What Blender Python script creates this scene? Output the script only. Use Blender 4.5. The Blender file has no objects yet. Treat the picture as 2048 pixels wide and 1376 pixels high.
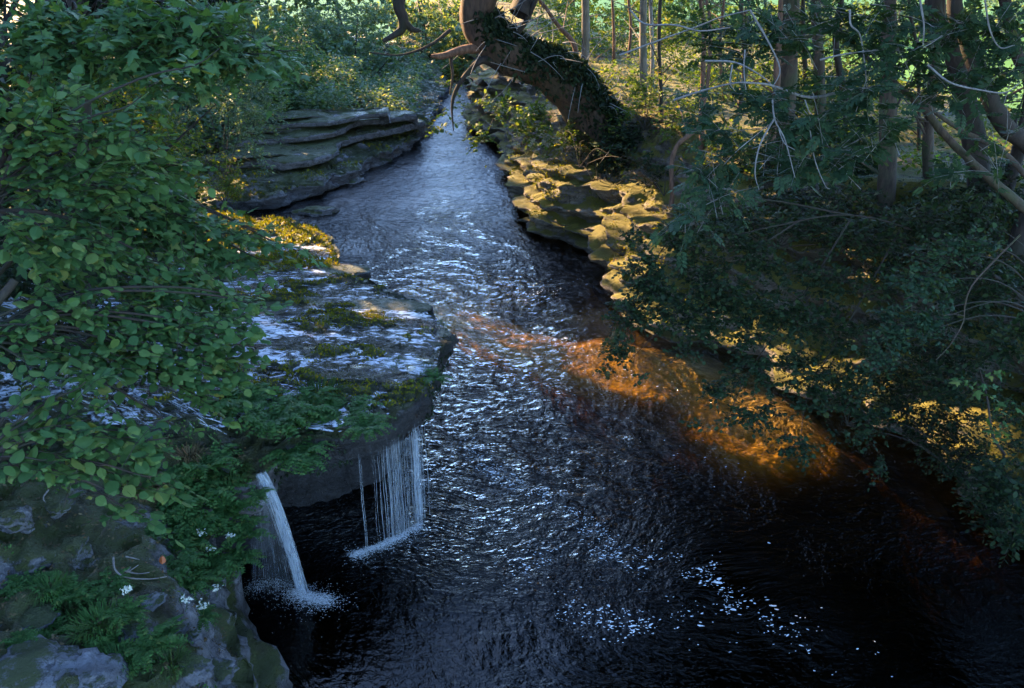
import bpy, math, random
import numpy as np
random.seed(7); rng = np.random.default_rng(7)
SC = bpy.context.scene; COL = SC.collection
R = math.radians
# ---------------------------------------------------------------- camera
H, PITCH, F = 8.0, R(25), 1593.0
cd = bpy.data.cameras.new('camera'); cam = bpy.data.objects.new('camera', cd); COL.objects.link(cam)
cam.location = (0, 0, H); cam.rotation_euler = (R(90) - PITCH, 0, 0)
cd.sensor_width = 36; cd.lens = 28.0; cd.clip_start = .05; cd.clip_end = 900
SC.camera = cam
# ---------------------------------------------------------------- light
SUN_EL, SUN_AZ = R(27), R(-47)          # azimuth from +y, negative = to the left
TOSUN = np.array([math.cos(SUN_EL)*math.sin(SUN_AZ), math.cos(SUN_EL)*math.cos(SUN_AZ), math.sin(SUN_EL)])
W = bpy.data.worlds.new('World'); SC.world = W; W.use_nodes = True
wt = W.node_tree; wt.nodes.clear()
wo = wt.nodes.new('ShaderNodeOutputWorld'); bg = wt.nodes.new('ShaderNodeBackground'); sk = wt.nodes.new('ShaderNodeTexSky')
sk.sky_type = 'NISHITA'; sk.sun_disc = False; sk.sun_elevation = SUN_EL; sk.sun_rotation = SUN_AZ
sk.ozone_density = 5.5; sk.dust_density = 0.7; sk.air_density = 1.0
bg.inputs[1].default_value = 0.145
wt.links.new(sk.outputs[0], bg.inputs[0]); wt.links.new(bg.outputs[0], wo.inputs[0])
sl = bpy.data.lights.new('sun', 'SUN'); sl.energy = 5.0; sl.angle = R(.5); sl.color = (1.0, .66, .34)
so = bpy.data.objects.new('sun', sl); COL.objects.link(so)
from mathutils import Vector, Matrix
so.rotation_euler = Vector(TOSUN).to_track_quat('Z', 'Y').to_euler(); so.location = (-30, 30, 30)
SC.view_settings.view_transform = 'Standard'; SC.view_settings.look = 'None'
SC.view_settings.exposure = 2.9; SC.view_settings.gamma = 1.0
SC.cycles.max_bounces = 6; SC.cycles.diffuse_bounces = 2; SC.cycles.glossy_bounces = 2
SC.cycles.transparent_max_bounces = 12; SC.cycles.transmission_bounces = 3
SC.cycles.caustics_reflective = False; SC.cycles.caustics_refractive = False
SC.cycles.use_denoising = True; SC.cycles.sample_clamp_indirect = 4

# ---------------------------------------------------------------- pixel <-> place
CP, SP = math.cos(PITCH), math.sin(PITCH)
def ray(px, py):
    a = (px-1024)/F; b = -(py-688)/F
    return np.array([a, CP + b*SP, -SP + b*CP])
def at(px, py, depth): return np.array([0, 0, H]) + depth*ray(px, py)
def hitz(px, py, z):
    d = ray(px, py); t = (z-H)/d[2]; return np.array([0, 0, H]) + t*d
def hity(px, py, y):
    d = ray(px, py); return np.array([0, 0, H]) + y/d[1]*d
# ---------------------------------------------------------------- noise
def _h(ix, iy, iz, s):
    n = (ix*374761393 + iy*668265263 + iz*2147483647 + s*144665) & 0xffffffff
    n = ((n ^ (n >> 13))*1274126177) & 0xffffffff
    return ((n ^ (n >> 16)) & 0xffff)/65535.0
def vnoise(p, s=0):
    p = np.asarray(p, float); i = np.floor(p).astype(np.int64); f = p-i; f = f*f*(3-2*f)
    x, y, z = i[..., 0], i[..., 1], i[..., 2]; fx, fy, fz = f[..., 0], f[..., 1], f[..., 2]
    def L(a, b, t): return a+(b-a)*t
    c = [[[ _h(x+a, y+b, z+c_, s) for c_ in (0, 1)] for b in (0, 1)] for a in (0, 1)]
    v = L(L(L(c[0][0][0], c[1][0][0], fx), L(c[0][1][0], c[1][1][0], fx), fy),
          L(L(c[0][0][1], c[1][0][1], fx), L(c[0][1][1], c[1][1][1], fx), fy), fz)
    return v*2-1
def fbm(p, o=4, s=0, g=.5):
    p = np.asarray(p, float); v = 0; a = 1; t = 0
    for k in range(o):
        v = v + a*vnoise(p*(2.03**k)+k*17.3, s+k); t += a; a *= g
    return v/t
def sm(t): t = np.clip(t, 0, 1); return t*t*(3-2*t)
def p3(x, y, z=0): return np.stack(np.broadcast_arrays(np.asarray(x, float), y, z), -1)
# ---------------------------------------------------------------- object helpers
def tag(o, label=None, cat=None, group=None, kind=None):
    if label: o['label'] = label
    if cat: o['category'] = cat
    if group: o['group'] = group
    if kind: o['kind'] = kind
    return o
def empty(name, loc, label=None, cat=None, group=None, rz=0):
    o = bpy.data.objects.new(name, None); COL.objects.link(o); o.location = loc; o.rotation_euler = (0, 0, rz)
    o.empty_display_size = .1
    return tag(o, label, cat, group)
def link(name, me, parent=None):
    o = bpy.data.objects.new(name, me); COL.objects.link(o)
    if parent is not None:
        o.parent = parent
        o.matrix_parent_inverse = Matrix.LocRotScale(parent.location, parent.rotation_euler, parent.scale).inverted()
    return o
def npmesh(name, V, Fc, mat, smooth=True):
    """V (n,3); Fc an (m,k) int array or a list of such arrays"""
    if not isinstance(Fc, list): Fc = [Fc]
    Fc = [f for f in Fc if len(f)]
    me = bpy.data.meshes.new(name)
    V = np.ascontiguousarray(V, dtype=np.float32)
    me.vertices.add(len(V)); me.vertices.foreach_set('co', V.ravel())
    lv = np.concatenate([f.ravel() for f in Fc]).astype(np.int32)
    tot = np.concatenate([np.full(len(f), f.shape[1]) for f in Fc]).astype(np.int32)
    st = np.concatenate([[0], np.cumsum(tot)[:-1]]).astype(np.int32)
    me.loops.add(len(lv)); me.loops.foreach_set('vertex_index', lv)
    me.polygons.add(len(tot)); me.polygons.foreach_set('loop_start', st)
    try: me.polygons.foreach_set('loop_total', tot)
    except Exception: pass
    me.polygons.foreach_set('use_smooth', np.full(len(tot), smooth))
    me.update(calc_edges=True); me.materials.append(mat)
    return me
def set_attr(me, name, arr, typ='FLOAT'):
    a = me.attributes.new(name, typ, 'POINT')
    a.data.foreach_set('value' if typ == 'FLOAT' else 'vector', np.ascontiguousarray(arr, np.float32).ravel())
class Acc:
    def __init__(s): s.v = []; s.t = []; s.q = []; s.n = 0
    def add(s, v, t=None, q=None):
        v = np.asarray(v, float).reshape(-1, 3)
        if t is not None and len(t): s.t.append(np.asarray(t)+s.n)
        if q is not None and len(q): s.q.append(np.asarray(q)+s.n)
        s.v.append(v); s.n += len(v)
    def mesh(s, name, mat, smooth=True):
        fs = []
        if s.t: fs.append(np.concatenate(s.t))
        if s.q: fs.append(np.concatenate(s.q))
        return npmesh(name, np.concatenate(s.v), fs, mat, smooth)
def smooth_path(pts, n=6):
    """Catmull-Rom resample"""
    P = np.asarray(pts, float)
    if len(P) < 3: return np.array([P[0]+(P[-1]-P[0])*t for t in np.linspace(0, 1, n+1)])
    Q = np.vstack([2*P[0]-P[1], P, 2*P[-1]-P[-2]]); out = []
    for i in range(1, len(Q)-2):
        for t in np.linspace(0, 1, n, endpoint=False):
            a, b, c, d = Q[i-1], Q[i], Q[i+1], Q[i+2]
            out.append(.5*((2*b)+(-a+c)*t+(2*a-5*b+4*c-d)*t*t+(-a+3*b-3*c+d)*t**3))
    out.append(P[-1]); return np.array(out)
def tube(acc, path, rad, seg=6, bump=0.0, s=0):
    P = np.asarray(path, float); n = len(P)
    rad = np.interp(np.linspace(0, 1, n), np.linspace(0, 1, len(np.atleast_1d(rad))), np.atleast_1d(rad))
    T = np.gradient(P, axis=0); T /= np.linalg.norm(T, axis=1)[:, None]+1e-9
    ref = np.array([0, 0, 1.0]) if abs(T[0][2]) < .8 else np.array([1.0, 0, 0])
    N = []; v = ref
    for k in range(n):
        v = v-T[k]*np.dot(v, T[k]); v = v/(np.linalg.norm(v)+1e-9); N.append(v)
    N = np.array(N); B = np.cross(T, N)
    a = np.linspace(0, 2*math.pi, seg, endpoint=False)
    V = P[:, None, :]+rad[:, None, None]*(np.cos(a)[None, :, None]*N[:, None, :]+np.sin(a)[None, :, None]*B[:, None, :])
    if bump:
        c = P[:, None, :]; dirn = V-c
        V = V+dirn*(fbm(V*np.array([2.2, 2.2, .8])/max(rad.max(), .05)*.35, 3, s)*bump*2)[..., None]
    i = np.arange(n-1)[:, None]*seg; j = np.arange(seg)[None, :]; j2 = (j+1) % seg
    q = np.stack([i+j, i+j2, i+seg+j2, i+seg+j], -1).reshape(-1, 4)
    acc.add(V.reshape(-1, 3), q=q)
def grid_faces(nr, nc):
    i = np.arange(nr-1)[:, None]*nc; j = np.arange(nc-1)[None, :]
    return np.stack([i+j, i+j+1, i+nc+j+1, i+nc+j], -1).reshape(-1, 4)
# ---------------------------------------------------------------- materials
def nodes(name):
    m = bpy.data.materials.new(name); m.use_nodes = True; nt = m.node_tree; nt.nodes.clear()
    out = nt.nodes.new('ShaderNodeOutputMaterial')
    def N(t, **kw):
        n = nt.nodes.new(t)
        for k, v in kw.items():
            if k.startswith('i_'):
                key = k[2:]; key = int(key) if key.isdigit() else key.replace('_', ' ')
                n.inputs[key].default_value = v
            else: setattr(n, k, v)
        return n
    L = nt.links.new
    return m, nt, out, N, L
def ramp(N, L, fac, stops):
    r = N('ShaderNodeValToRGB'); el = r.color_ramp.elements
    while len(el) < len(stops): el.new(.5)
    for e, (p, c) in zip(el, stops): e.position = p; e.color = (*c, 1) if len(c) == 3 else c
    L(fac, r.inputs[0]); return r.outputs[0]
def noise(N, L, vec, scale, detail=4, rough=.6, dist=0, vscale=None):
    if vscale is not None:
        mp = N('ShaderNodeMapping'); mp.inputs['Scale'].default_value = vscale; L(vec, mp.inputs[0]); vec = mp.outputs[0]
    n = N('ShaderNodeTexNoise', i_Scale=scale, i_Detail=detail, i_Roughness=rough, i_Distortion=dist); L(vec, n.inputs['Vector'])
    return n.outputs[0]
def mixc(N, L, fac, a, b):
    m = N('ShaderNodeMix', data_type='RGBA')
    for v, i in ((fac, 0), (a, 6), (b, 7)):
        if hasattr(v, 'links') or isinstance(v, bpy.types.NodeSocket): L(v, m.inputs[i])
        else: m.inputs[i].default_value = v if i == 0 else (*v, 1)
    return m.outputs[2]
def math_(N, L, op, a, b=None, c=None):
    m = N('ShaderNodeMath', operation=op)
    for i, v in enumerate((a, b, c)):
        if v is None: continue
        if isinstance(v, bpy.types.NodeSocket): L(v, m.inputs[i])
        else: m.inputs[i].default_value = v
    return m.outputs[0]
def leaf_mat(name, c0, c1, c2, trans=.35, rough=.55, spec=.16, transcol=None):
    m, nt, out, N, L = nodes(name)
    g = N('ShaderNodeNewGeometry'); oi = N('ShaderNodeObjectInfo')
    r = math_(N, L, 'FRACT', math_(N, L, 'ADD', g.outputs['Random Per Island'], oi.outputs['Random']))
    col = ramp(N, L, r, [(0, c0), (.5, c1), (.93, c2), (1, (c2[0]*1.8, c2[1]*1.15, c2[2]))])
    n = noise(N, L, g.outputs['Position'], 1.3, 2)
    col = mixc(N, L, math_(N, L, 'MULTIPLY', n, .5), col, tuple(x*.55 for x in c1))
    p = N('ShaderNodeBsdfPrincipled', i_Roughness=rough); p.inputs['Specular IOR Level'].default_value = spec
    L(col, p.inputs['Base Color'])
    fn = noise(N, L, g.outputs['Position'], 60, 3, .6)
    bp = N('ShaderNodeBump', i_Strength=.25, i_Distance=.01); L(fn, bp.inputs['Height']); L(bp.outputs[0], p.inputs['Normal'])
    t = N('ShaderNodeBsdfTranslucent'); tc = N('ShaderNodeMix', data_type='RGBA', blend_type='MULTIPLY'); tc.inputs[0].default_value = 1
    L(col, tc.inputs[6]); tc.inputs[7].default_value = (*(transcol or (2.6, 2.2, .5)), 1); L(tc.outputs[2], t.inputs[0])
    mx = N('ShaderNodeMixShader'); mx.inputs[0].default_value = trans
    L(p.outputs[0], mx.inputs[1]); L(t.outputs[0], mx.inputs[2]); L(mx.outputs[0], out.inputs[0])
    return m
def bark_mat(name, dark, light, moss=None, amt=.4, scale=14):
    m, nt, out, N, L = nodes(name)
    tc = N('ShaderNodeNewGeometry')
    n1 = noise(N, L, tc.outputs['Position'], scale, 6, .7, .4, (1, 1, .22))
    col = ramp(N, L, n1, [(.32, dark), (.68, light)])
    n2 = noise(N, L, tc.outputs['Position'], 2.2, 3)
    if moss:
        k = ramp(N, L, n2, [(.5-.1*amt, (0, 0, 0)), (.62, (1, 1, 1))])
        col = mixc(N, L, math_(N, L, 'MULTIPLY', k, amt), col, moss)
    p = N('ShaderNodeBsdfPrincipled', i_Roughness=.85); L(col, p.inputs['Base Color'])
    b = N('ShaderNodeBump', i_Strength=.8, i_Distance=.02); L(n1, b.inputs['Height']); L(b.outputs[0], p.inputs['Normal'])
    L(p.outputs[0], out.inputs[0]); return m
def rock_mat(name, c_dark, c_light, moss, moss2, mossamt, rough=.75, wet=0.0):
    # grey rock with dark cracks, moss on what faces up, litter
    m, nt, out, N, L = nodes(name)
    g = N('ShaderNodeNewGeometry'); P = g.outputs['Position']
    n1 = noise(N, L, P, 3.5, 8, .68, .6, (1, 1, 2.5)); n2 = noise(N, L, P, 22, 6, .7)
    col = ramp(N, L, n1, [(.3, c_dark), (.55, tuple((a+b)/2 for a, b in zip(c_dark, c_light))), (.75, c_light)])
    col = mixc(N, L, math_(N, L, 'MULTIPLY', n2, .5), col, tuple(x*.4 for x in c_dark))
    sp = N('ShaderNodeSeparateXYZ'); L(g.outputs['Normal'], sp.inputs[0])
    n3 = noise(N, L, P, 1.7, 6, .7); n4 = noise(N, L, P, 45, 4, .7)
    mk = math_(N, L, 'ADD', math_(N, L, 'MULTIPLY', sp.outputs[2], .35), n3)
    mk = math_(N, L, 'ADD', mk, math_(N, L, 'MULTIPLY', n4, .18))
    mk = ramp(N, L, mk, [(.98-mossamt*.5, (0, 0, 0)), (1.06-mossamt*.5, (1, 1, 1))])
    mcol = mixc(N, L, n4, moss, moss2)
    cr_ = N('ShaderNodeTexVoronoi', i_Scale=1.6, feature='DISTANCE_TO_EDGE'); mpv = N('ShaderNodeMapping'); mpv.inputs['Scale'].default_value = (1, 1.2, 2.2)
    nd = N('ShaderNodeTexNoise', i_Scale=2.5, i_Detail=5); L(P, nd.inputs['Vector']); av = N('ShaderNodeVectorMath', operation='MULTIPLY_ADD'); L(nd.outputs[1], av.inputs[0]); av.inputs[1].default_value = (.9, .9, .9); L(P, av.inputs[2]); L(av.outputs[0], mpv.inputs[0]); L(mpv.outputs[0], cr_.inputs['Vector'])
    crk = ramp(N, L, cr_.outputs['Distance'], [(0, (1, 1, 1)), (.035, (0, 0, 0))])
    col = mixc(N, L, math_(N, L, 'MULTIPLY', crk, .75), col, tuple(x*.15 for x in c_dark))
    col = mixc(N, L, mk, col, mcol)
    # litter flecks
    v = N('ShaderNodeTexVoronoi', i_Scale=16); L(P, v.inputs['Vector'])
    fl = ramp(N, L, v.outputs['Distance'], [(.07, (1, 1, 1)), (.11, (0, 0, 0))])
    col = mixc(N, L, math_(N, L, 'MULTIPLY', fl, .5), col, (.16, .10, .06))
    soil = ramp(N, L, noise(N, L, P, .9, 5, .7), [(.5, (0, 0, 0)), (.62, (1, 1, 1))]); col = mixc(N, L, math_(N, L, 'MULTIPLY', soil, N('ShaderNodeAttribute', attribute_name='soil').outputs['Fac']), col, (.035, .024, .017))
    wa = N('ShaderNodeAttribute', attribute_name='wet'); wf = math_(N, L, 'MULTIPLY', wa.outputs['Fac'], .55); col = mixc(N, L, wf, col, (.012, .011, .010))
    p = N('ShaderNodeBsdfPrincipled', i_Roughness=rough); L(col, p.inputs['Base Color'])
    if wet:
        w = ramp(N, L, n3, [(.42, (.22,)*3), (.6, (.8,)*3)]); L(w, p.inputs['Roughness'])
    hh = math_(N, L, 'ADD', n1, math_(N, L, 'MULTIPLY', n2, .45)); hh = math_(N, L, 'ADD', hh, math_(N, L, 'MULTIPLY', math_(N, L, 'MULTIPLY', n4, mk), .5))
    b = N('ShaderNodeBump', i_Strength=1, i_Distance=.16); L(hh, b.inputs['Height']); L(b.outputs[0], p.inputs['Normal'])
    L(p.outputs[0], out.inputs[0]); return m
def plain(name, col, rough=.7, spec=.4):
    m, nt, out, N, L = nodes(name)
    g = N('ShaderNodeNewGeometry'); n = noise(N, L, g.outputs['Position'], 25, 4)
    c = mixc(N, L, n, tuple(x*.7 for x in col), tuple(min(1, x*1.25) for x in col))
    p = N('ShaderNodeBsdfPrincipled', i_Roughness=rough); p.inputs['Specular IOR Level'].default_value = spec; L(c, p.inputs['Base Color'])
    L(p.outputs[0], out.inputs[0]); return m
M = {}
M['leaf_teal'] = leaf_mat('leaf_teal', (.042, .105, .042), (.066, .150, .056), (.11, .20, .07), trans=.22)
M['leaf_hazel'] = leaf_mat('leaf_hazel', (.042, .104, .036), (.066, .146, .048), (.12, .20, .06), trans=.22)
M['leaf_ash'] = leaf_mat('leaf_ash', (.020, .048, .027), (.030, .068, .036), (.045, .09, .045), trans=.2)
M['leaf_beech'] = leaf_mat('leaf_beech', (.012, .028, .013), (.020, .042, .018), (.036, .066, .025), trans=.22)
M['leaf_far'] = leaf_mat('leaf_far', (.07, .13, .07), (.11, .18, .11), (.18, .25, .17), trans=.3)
M['leaf_shaded'] = leaf_mat('leaf_shaded', (.008, .018, .008), (.013, .028, .011), (.022, .042, .016), trans=.2)  # shade put into the leaf colour for deep foliage and high crowns
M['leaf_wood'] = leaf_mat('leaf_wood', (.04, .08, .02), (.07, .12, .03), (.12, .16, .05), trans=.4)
M['leaf_sunlit'] = leaf_mat('leaf_sunlit', (.05, .10, .02), (.09, .15, .025), (.16, .17, .03), trans=.45)  # the sun's yellow is put into this leaf colour
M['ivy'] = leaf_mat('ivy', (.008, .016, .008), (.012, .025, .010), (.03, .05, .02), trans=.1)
M['fern'] = leaf_mat('fern', (.04, .10, .03), (.06, .15, .04), (.10, .19, .06), trans=.3)
M['grass'] = leaf_mat('grass', (.03, .07, .02), (.05, .10, .03), (.08, .12, .04), trans=.3)
M['moss'] = leaf_mat('moss', (.07, .095, .012), (.12, .14, .016), (.22, .20, .02), trans=.25, rough=.8)
M['straw'] = leaf_mat('straw', (.10, .07, .03), (.14, .10, .05), (.2, .15, .08), trans=.2, transcol=(1, .9, .7))
M['meadow'] = leaf_mat('meadow', (.09, .22, .03), (.14, .30, .04), (.2, .36, .06), trans=.4)
M['bark'] = bark_mat('bark', (.025, .018, .014), (.11, .075, .055), (.04, .06, .02), .5)
M['bark_pale'] = bark_mat('bark_pale', (.08, .07, .055), (.24, .20, .16), (.06, .08, .04), .4)
M['bark_dark'] = bark_mat('bark_dark', (.012, .009, .008), (.05, .035, .028), (.02, .03, .012), .5)
M['bark_oak'] = bark_mat('bark_oak', (.018, .011, .009), (.13, .075, .05), (.04, .05, .02), .3, 9)
M['bark_red'] = bark_mat('bark_red', (.06, .03, .02), (.24, .13, .085), (.04, .05, .02), .15)
M['twig_pale'] = bark_mat('twig_pale', (.14, .13, .13), (.30, .29, .28))
M['rock'] = rock_mat('rock', (.11, .10, .10), (.56, .54, .57), (.045, .06, .014), (.10, .115, .022), .42, .7, .5)
M['rock_right'] = rock_mat('rock_right', (.06, .048, .036), (.42, .37, .30), (.07, .085, .012), (.26, .21, .018), .44)
M['stone'] = rock_mat('stone', (.16, .16, .18), (.42, .43, .5), (.05, .07, .02), (.08, .1, .03), .25)
M['petal'] = plain('petal', (.62, .64, .55), .6)
M['orange_leaf'] = plain('orange_leaf', (.5, .12, .03), .5)
M['dead_stick'] = bark_mat('dead_stick', (.14, .12, .11), (.36, .31, .27))
# water surface
def water_mat(name, tint, bumps, rough=.04, gl=(1, 1, 1), vs=(1, 1, 1), strength=1.0, dist=.10):
    m, nt, out, N, L = nodes(name)
    g = N('ShaderNodeNewGeometry'); P = g.outputs['Position']
    at_ = N('ShaderNodeAttribute', attribute_name='flow')   # flow coordinates
    h = None
    for sc, am, v, di in bumps:
        n = noise(N, L, at_.outputs['Vector'], sc, 3, .55, di, v)
        n = math_(N, L, 'MULTIPLY', n, am); h = n if h is None else math_(N, L, 'ADD', h, n)
    ca = N('ShaderNodeAttribute', attribute_name='calm')
    h = math_(N, L, 'MULTIPLY', h, ca.outputs['Fac'])
    mk_ = N('ShaderNodeAttribute', attribute_name='murk')
    b = N('ShaderNodeBump', i_Strength=strength, i_Distance=dist); L(h, b.inputs['Height'])
    fr = N('ShaderNodeFresnel', i_IOR=1.34); L(b.outputs[0], fr.inputs['Normal'])
    gs = N('ShaderNodeBsdfGlossy', i_Roughness=rough); gs.inputs[0].default_value = (*gl, 1); L(b.outputs[0], gs.inputs['Normal'])
    da = N('ShaderNodeAttribute', attribute_name='depth')
    cr = N('ShaderNodeCombineColor')
    for i, k in enumerate(tint):
        e = math_(N, L, 'POWER', k, da.outputs['Fac']); L(math_(N, L, 'MULTIPLY', e, mk_.outputs['Fac']), cr.inputs[i])
    tr = N('ShaderNodeBsdfTransparent'); L(cr.outputs[0], tr.inputs[0])
    mx = N('ShaderNodeMixShader'); L(fr.outputs[0], mx.inputs[0]); L(tr.outputs[0], mx.inputs[1]); L(gs.outputs[0], mx.inputs[2])
    L(mx.outputs[0], out.inputs[0]); return m
M['water'] = water_mat('water', (.76, .47, .085), [(1.3, .50, (1.4, .8, 1), .3), (3.6, .40, (1.0, 1.8, 1), .5), (9.5, .19, (1, 1.6, 1), .5), (24, .06, (1, 1.3, 1), .4)], .045, strength=1.0, dist=.34)
M['shallow'] = water_mat('shallow', (.5, .4, .25), [(3, .4, (1.6, 1, 1), 1), (9, .25, (1.6, 1, 1), 1), (30, .06, (1, 1, 1), .5)], .10, dist=.35)
def foam_and_glint(m, sc, lo, hi, v, op):  # pale streaks: white water plus sky glints painted into the sheet's colour
    nt = m.node_tree; out = [n for n in nt.nodes if n.type == 'OUTPUT_MATERIAL'][0]; src = out.inputs[0].links[0].from_socket; L = nt.links.new
    def N(t, **kw):
        n = nt.nodes.new(t)
        for k, v_ in kw.items():
            if k.startswith('i_'): n.inputs[k[2:].replace('_', ' ')].default_value = v_
            else: setattr(n, k, v_)
        return n
    a = N('ShaderNodeAttribute', attribute_name='flow'); n1 = noise(N, L, a.outputs['Vector'], sc, 7, .72, .8, v); n2 = noise(N, L, a.outputs['Vector'], sc*.22, 3, .5, 0, v)
    k = math_(N, L, 'ADD', n1, math_(N, L, 'MULTIPLY', n2, .6)); k = ramp(N, L, k, [(lo, (0, 0, 0)), (hi, (op,)*3)])
    p = N('ShaderNodeBsdfPrincipled', i_Roughness=.35); p.inputs['Base Color'].default_value = (.72, .78, .88, 1)
    mx = N('ShaderNodeMixShader'); L(k, mx.inputs[0]); L(src, mx.inputs[1]); L(p.outputs[0], mx.inputs[2]); L(mx.outputs[0], out.inputs[0])
foam_and_glint(M['shallow'], 5.0, .80, .94, (1.5, .9, 1), .75)
def bed_mat():
    m, nt, out, N, L = nodes('riverbed')
    g = N('ShaderNodeNewGeometry'); P = g.outputs['Position']
    n1 = noise(N, L, P, 2.0, 6, .65, 1.2, (1, .7, 1)); v = N('ShaderNodeTexVoronoi', i_Scale=7); L(P, v.inputs['Vector'])
    col = ramp(N, L, n1, [(.3, (.22, .17, .10)), (.5, (.40, .31, .18)), (.7, (.62, .52, .34))])
    col = mixc(N, L, math_(N, L, 'MULTIPLY', v.outputs['Distance'], .5), col, (.15, .11, .07))
    p = N('ShaderNodeBsdfPrincipled', i_Roughness=.9); L(col, p.inputs['Base Color'])
    b = N('ShaderNodeBump', i_Strength=1, i_Distance=.1); L(n1, b.inputs['Height']); L(b.outputs[0], p.inputs['Normal'])
    L(p.outputs[0], out.inputs[0]); return m
M['bed'] = bed_mat()
def foam_mat(name='foam', a=.55, b=1):
    m, nt, out, N, L = nodes(name)
    g = N('ShaderNodeNewGeometry'); n = noise(N, L, g.outputs['Position'], 40, 3)
    p = N('ShaderNodeBsdfPrincipled', i_Roughness=.6); p.inputs['Base Color'].default_value = (.78, .82, .86, 1)
    t = N('ShaderNodeBsdfTransparent'); mx = N('ShaderNodeMixShader')
    L(ramp(N, L, n, [(.3, (a,)*3), (.6, (b,)*3)]), mx.inputs[0]); L(t.outputs[0], mx.inputs[1]); L(p.outputs[0], mx.inputs[2]); L(mx.outputs[0], out.inputs[0]); return m
M['foam'] = foam_mat(); M['froth'] = foam_mat('froth', .15, .5)
def fall_mat(name, op):
    m, nt, out, N, L = nodes(name)
    g = N('ShaderNodeNewGeometry'); n = noise(N, L, g.outputs['Position'], 9, 4, .6, 0, (2, 2, .35))
    p = N('ShaderNodeBsdfPrincipled', i_Roughness=.25); p.inputs['Base Color'].default_value = (.80, .86, .92, 1)
    tl = N('ShaderNodeBsdfTranslucent'); tl.inputs[0].default_value = (.8, .86, .92, 1)
    m2 = N('ShaderNodeMixShader'); m2.inputs[0].default_value = .4; L(p.outputs[0], m2.inputs[1]); L(tl.outputs[0], m2.inputs[2])
    t = N('ShaderNodeBsdfTransparent'); mx = N('ShaderNodeMixShader')
    L(ramp(N, L, n, [(.35, (op*.3,)*3), (.65, (op,)*3)]), mx.inputs[0]); L(t.outputs[0], mx.inputs[1]); L(m2.outputs[0], mx.inputs[2]); L(mx.outputs[0], out.inputs[0]); return m
M['fall'] = fall_mat('falling_water', .50); M['veil'] = fall_mat('water_veil', .32); M['sheet'] = fall_mat('water_sheet', .15)
for n_ in M['sheet'].node_tree.nodes:
    if n_.type == 'MAPPING': n_.inputs['Scale'].default_value = (5, 5, .25)

# ---------------------------------------------------------------- river course
_yk = [-5, 9, 10.5, 13, 15, 17, 20, 25, 30, 40, 80]; _zk = [0, 0, .08, .33, .55, .78, 1.08, 1.45, 1.8, 2.45, 4.0]
_yy = np.linspace(-5, 80, 850); _zz = np.interp(_yy, _yk, _zk); _ker = np.ones(21)/21
_zz = np.convolve(np.pad(_zz, 10, mode='edge'), _ker, 'valid')
def wz(y): return np.interp(y, _yy, _zz)
_lk = [0, 8.9, 9.6, 12, 14, 17, 20, 22.5, 25, 30, 40, 60]; _lz = [1.6, 1.95, 2.15, 2.1, 1.95, 1.75, 1.65, 1.66, 1.9, 2.12, 2.7, 4.2]
def lipz(y): return np.interp(y, _lk, _lz)
def hit_f(px, py, f, z0=1.):
    z = z0
    for _ in range(40): p = hitz(px, py, z); z = .5*z+.5*float(f(p[1]))
    return hitz(px, py, z)
def water_at(px, py): return hit_f(px, py, wz, .5)
LE = [np.array(v) for v in [(-1.6, -1.), (-2.2, 4.), (-2.75, 6.2)]]
LE += [water_at(500, 1330)[:2]+[-.2, 0], water_at(455, 1215)[:2], np.array([-3.95, 8.75])]
for px, py in [(522, 952), (570, 905), (640, 880), (715, 862), (790, 828), (856, 788), (874, 750), (884, 700), (892, 655), (835, 612), (750, 567), (690, 545), (662, 492), (640, 462), (560, 440), (440, 425)]:
    LE.append(hit_f(px, py, lipz, 1.5)[:2])
for px, py in [(430, 402), (560, 388), (690, 345), (765, 308), (838, 268), (868, 238)]:
    LE.append(hit_f(px, py, lipz, 1.7)[:2])
LE += [np.array([-3.6, 44.]), np.array([-6., 52.]), np.array([-12., 62.])]
RE = [np.array([8.2, -1.]), np.array([7.9, 6.])]
for px, py in [(2040, 1105), (1905, 1000), (1845, 930), (1740, 868), (1640, 838), (1560, 800), (1500, 770), (1430, 722), (1330, 690), (1240, 640), (1212, 590), (1190, 545), (1135, 490), (1062, 468), (1030, 425), (1006, 345), (1002, 298), (965, 264), (932, 240)]:
    RE.append(hit_f(px, py, lambda y: wz(y)+.15, .5)[:2])
RE += [np.array([-2.3, 44.]), np.array([-4.0, 52.]), np.array([-9., 62.])]
def resample(P, step):
    P = smooth_path(P, 10); s = np.concatenate([[0], np.cumsum(np.linalg.norm(np.diff(P, axis=0), axis=1))])
    t = np.arange(0, s[-1], step); return np.stack([np.interp(t, s, P[:, k]) for k in range(2)], 1)
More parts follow.
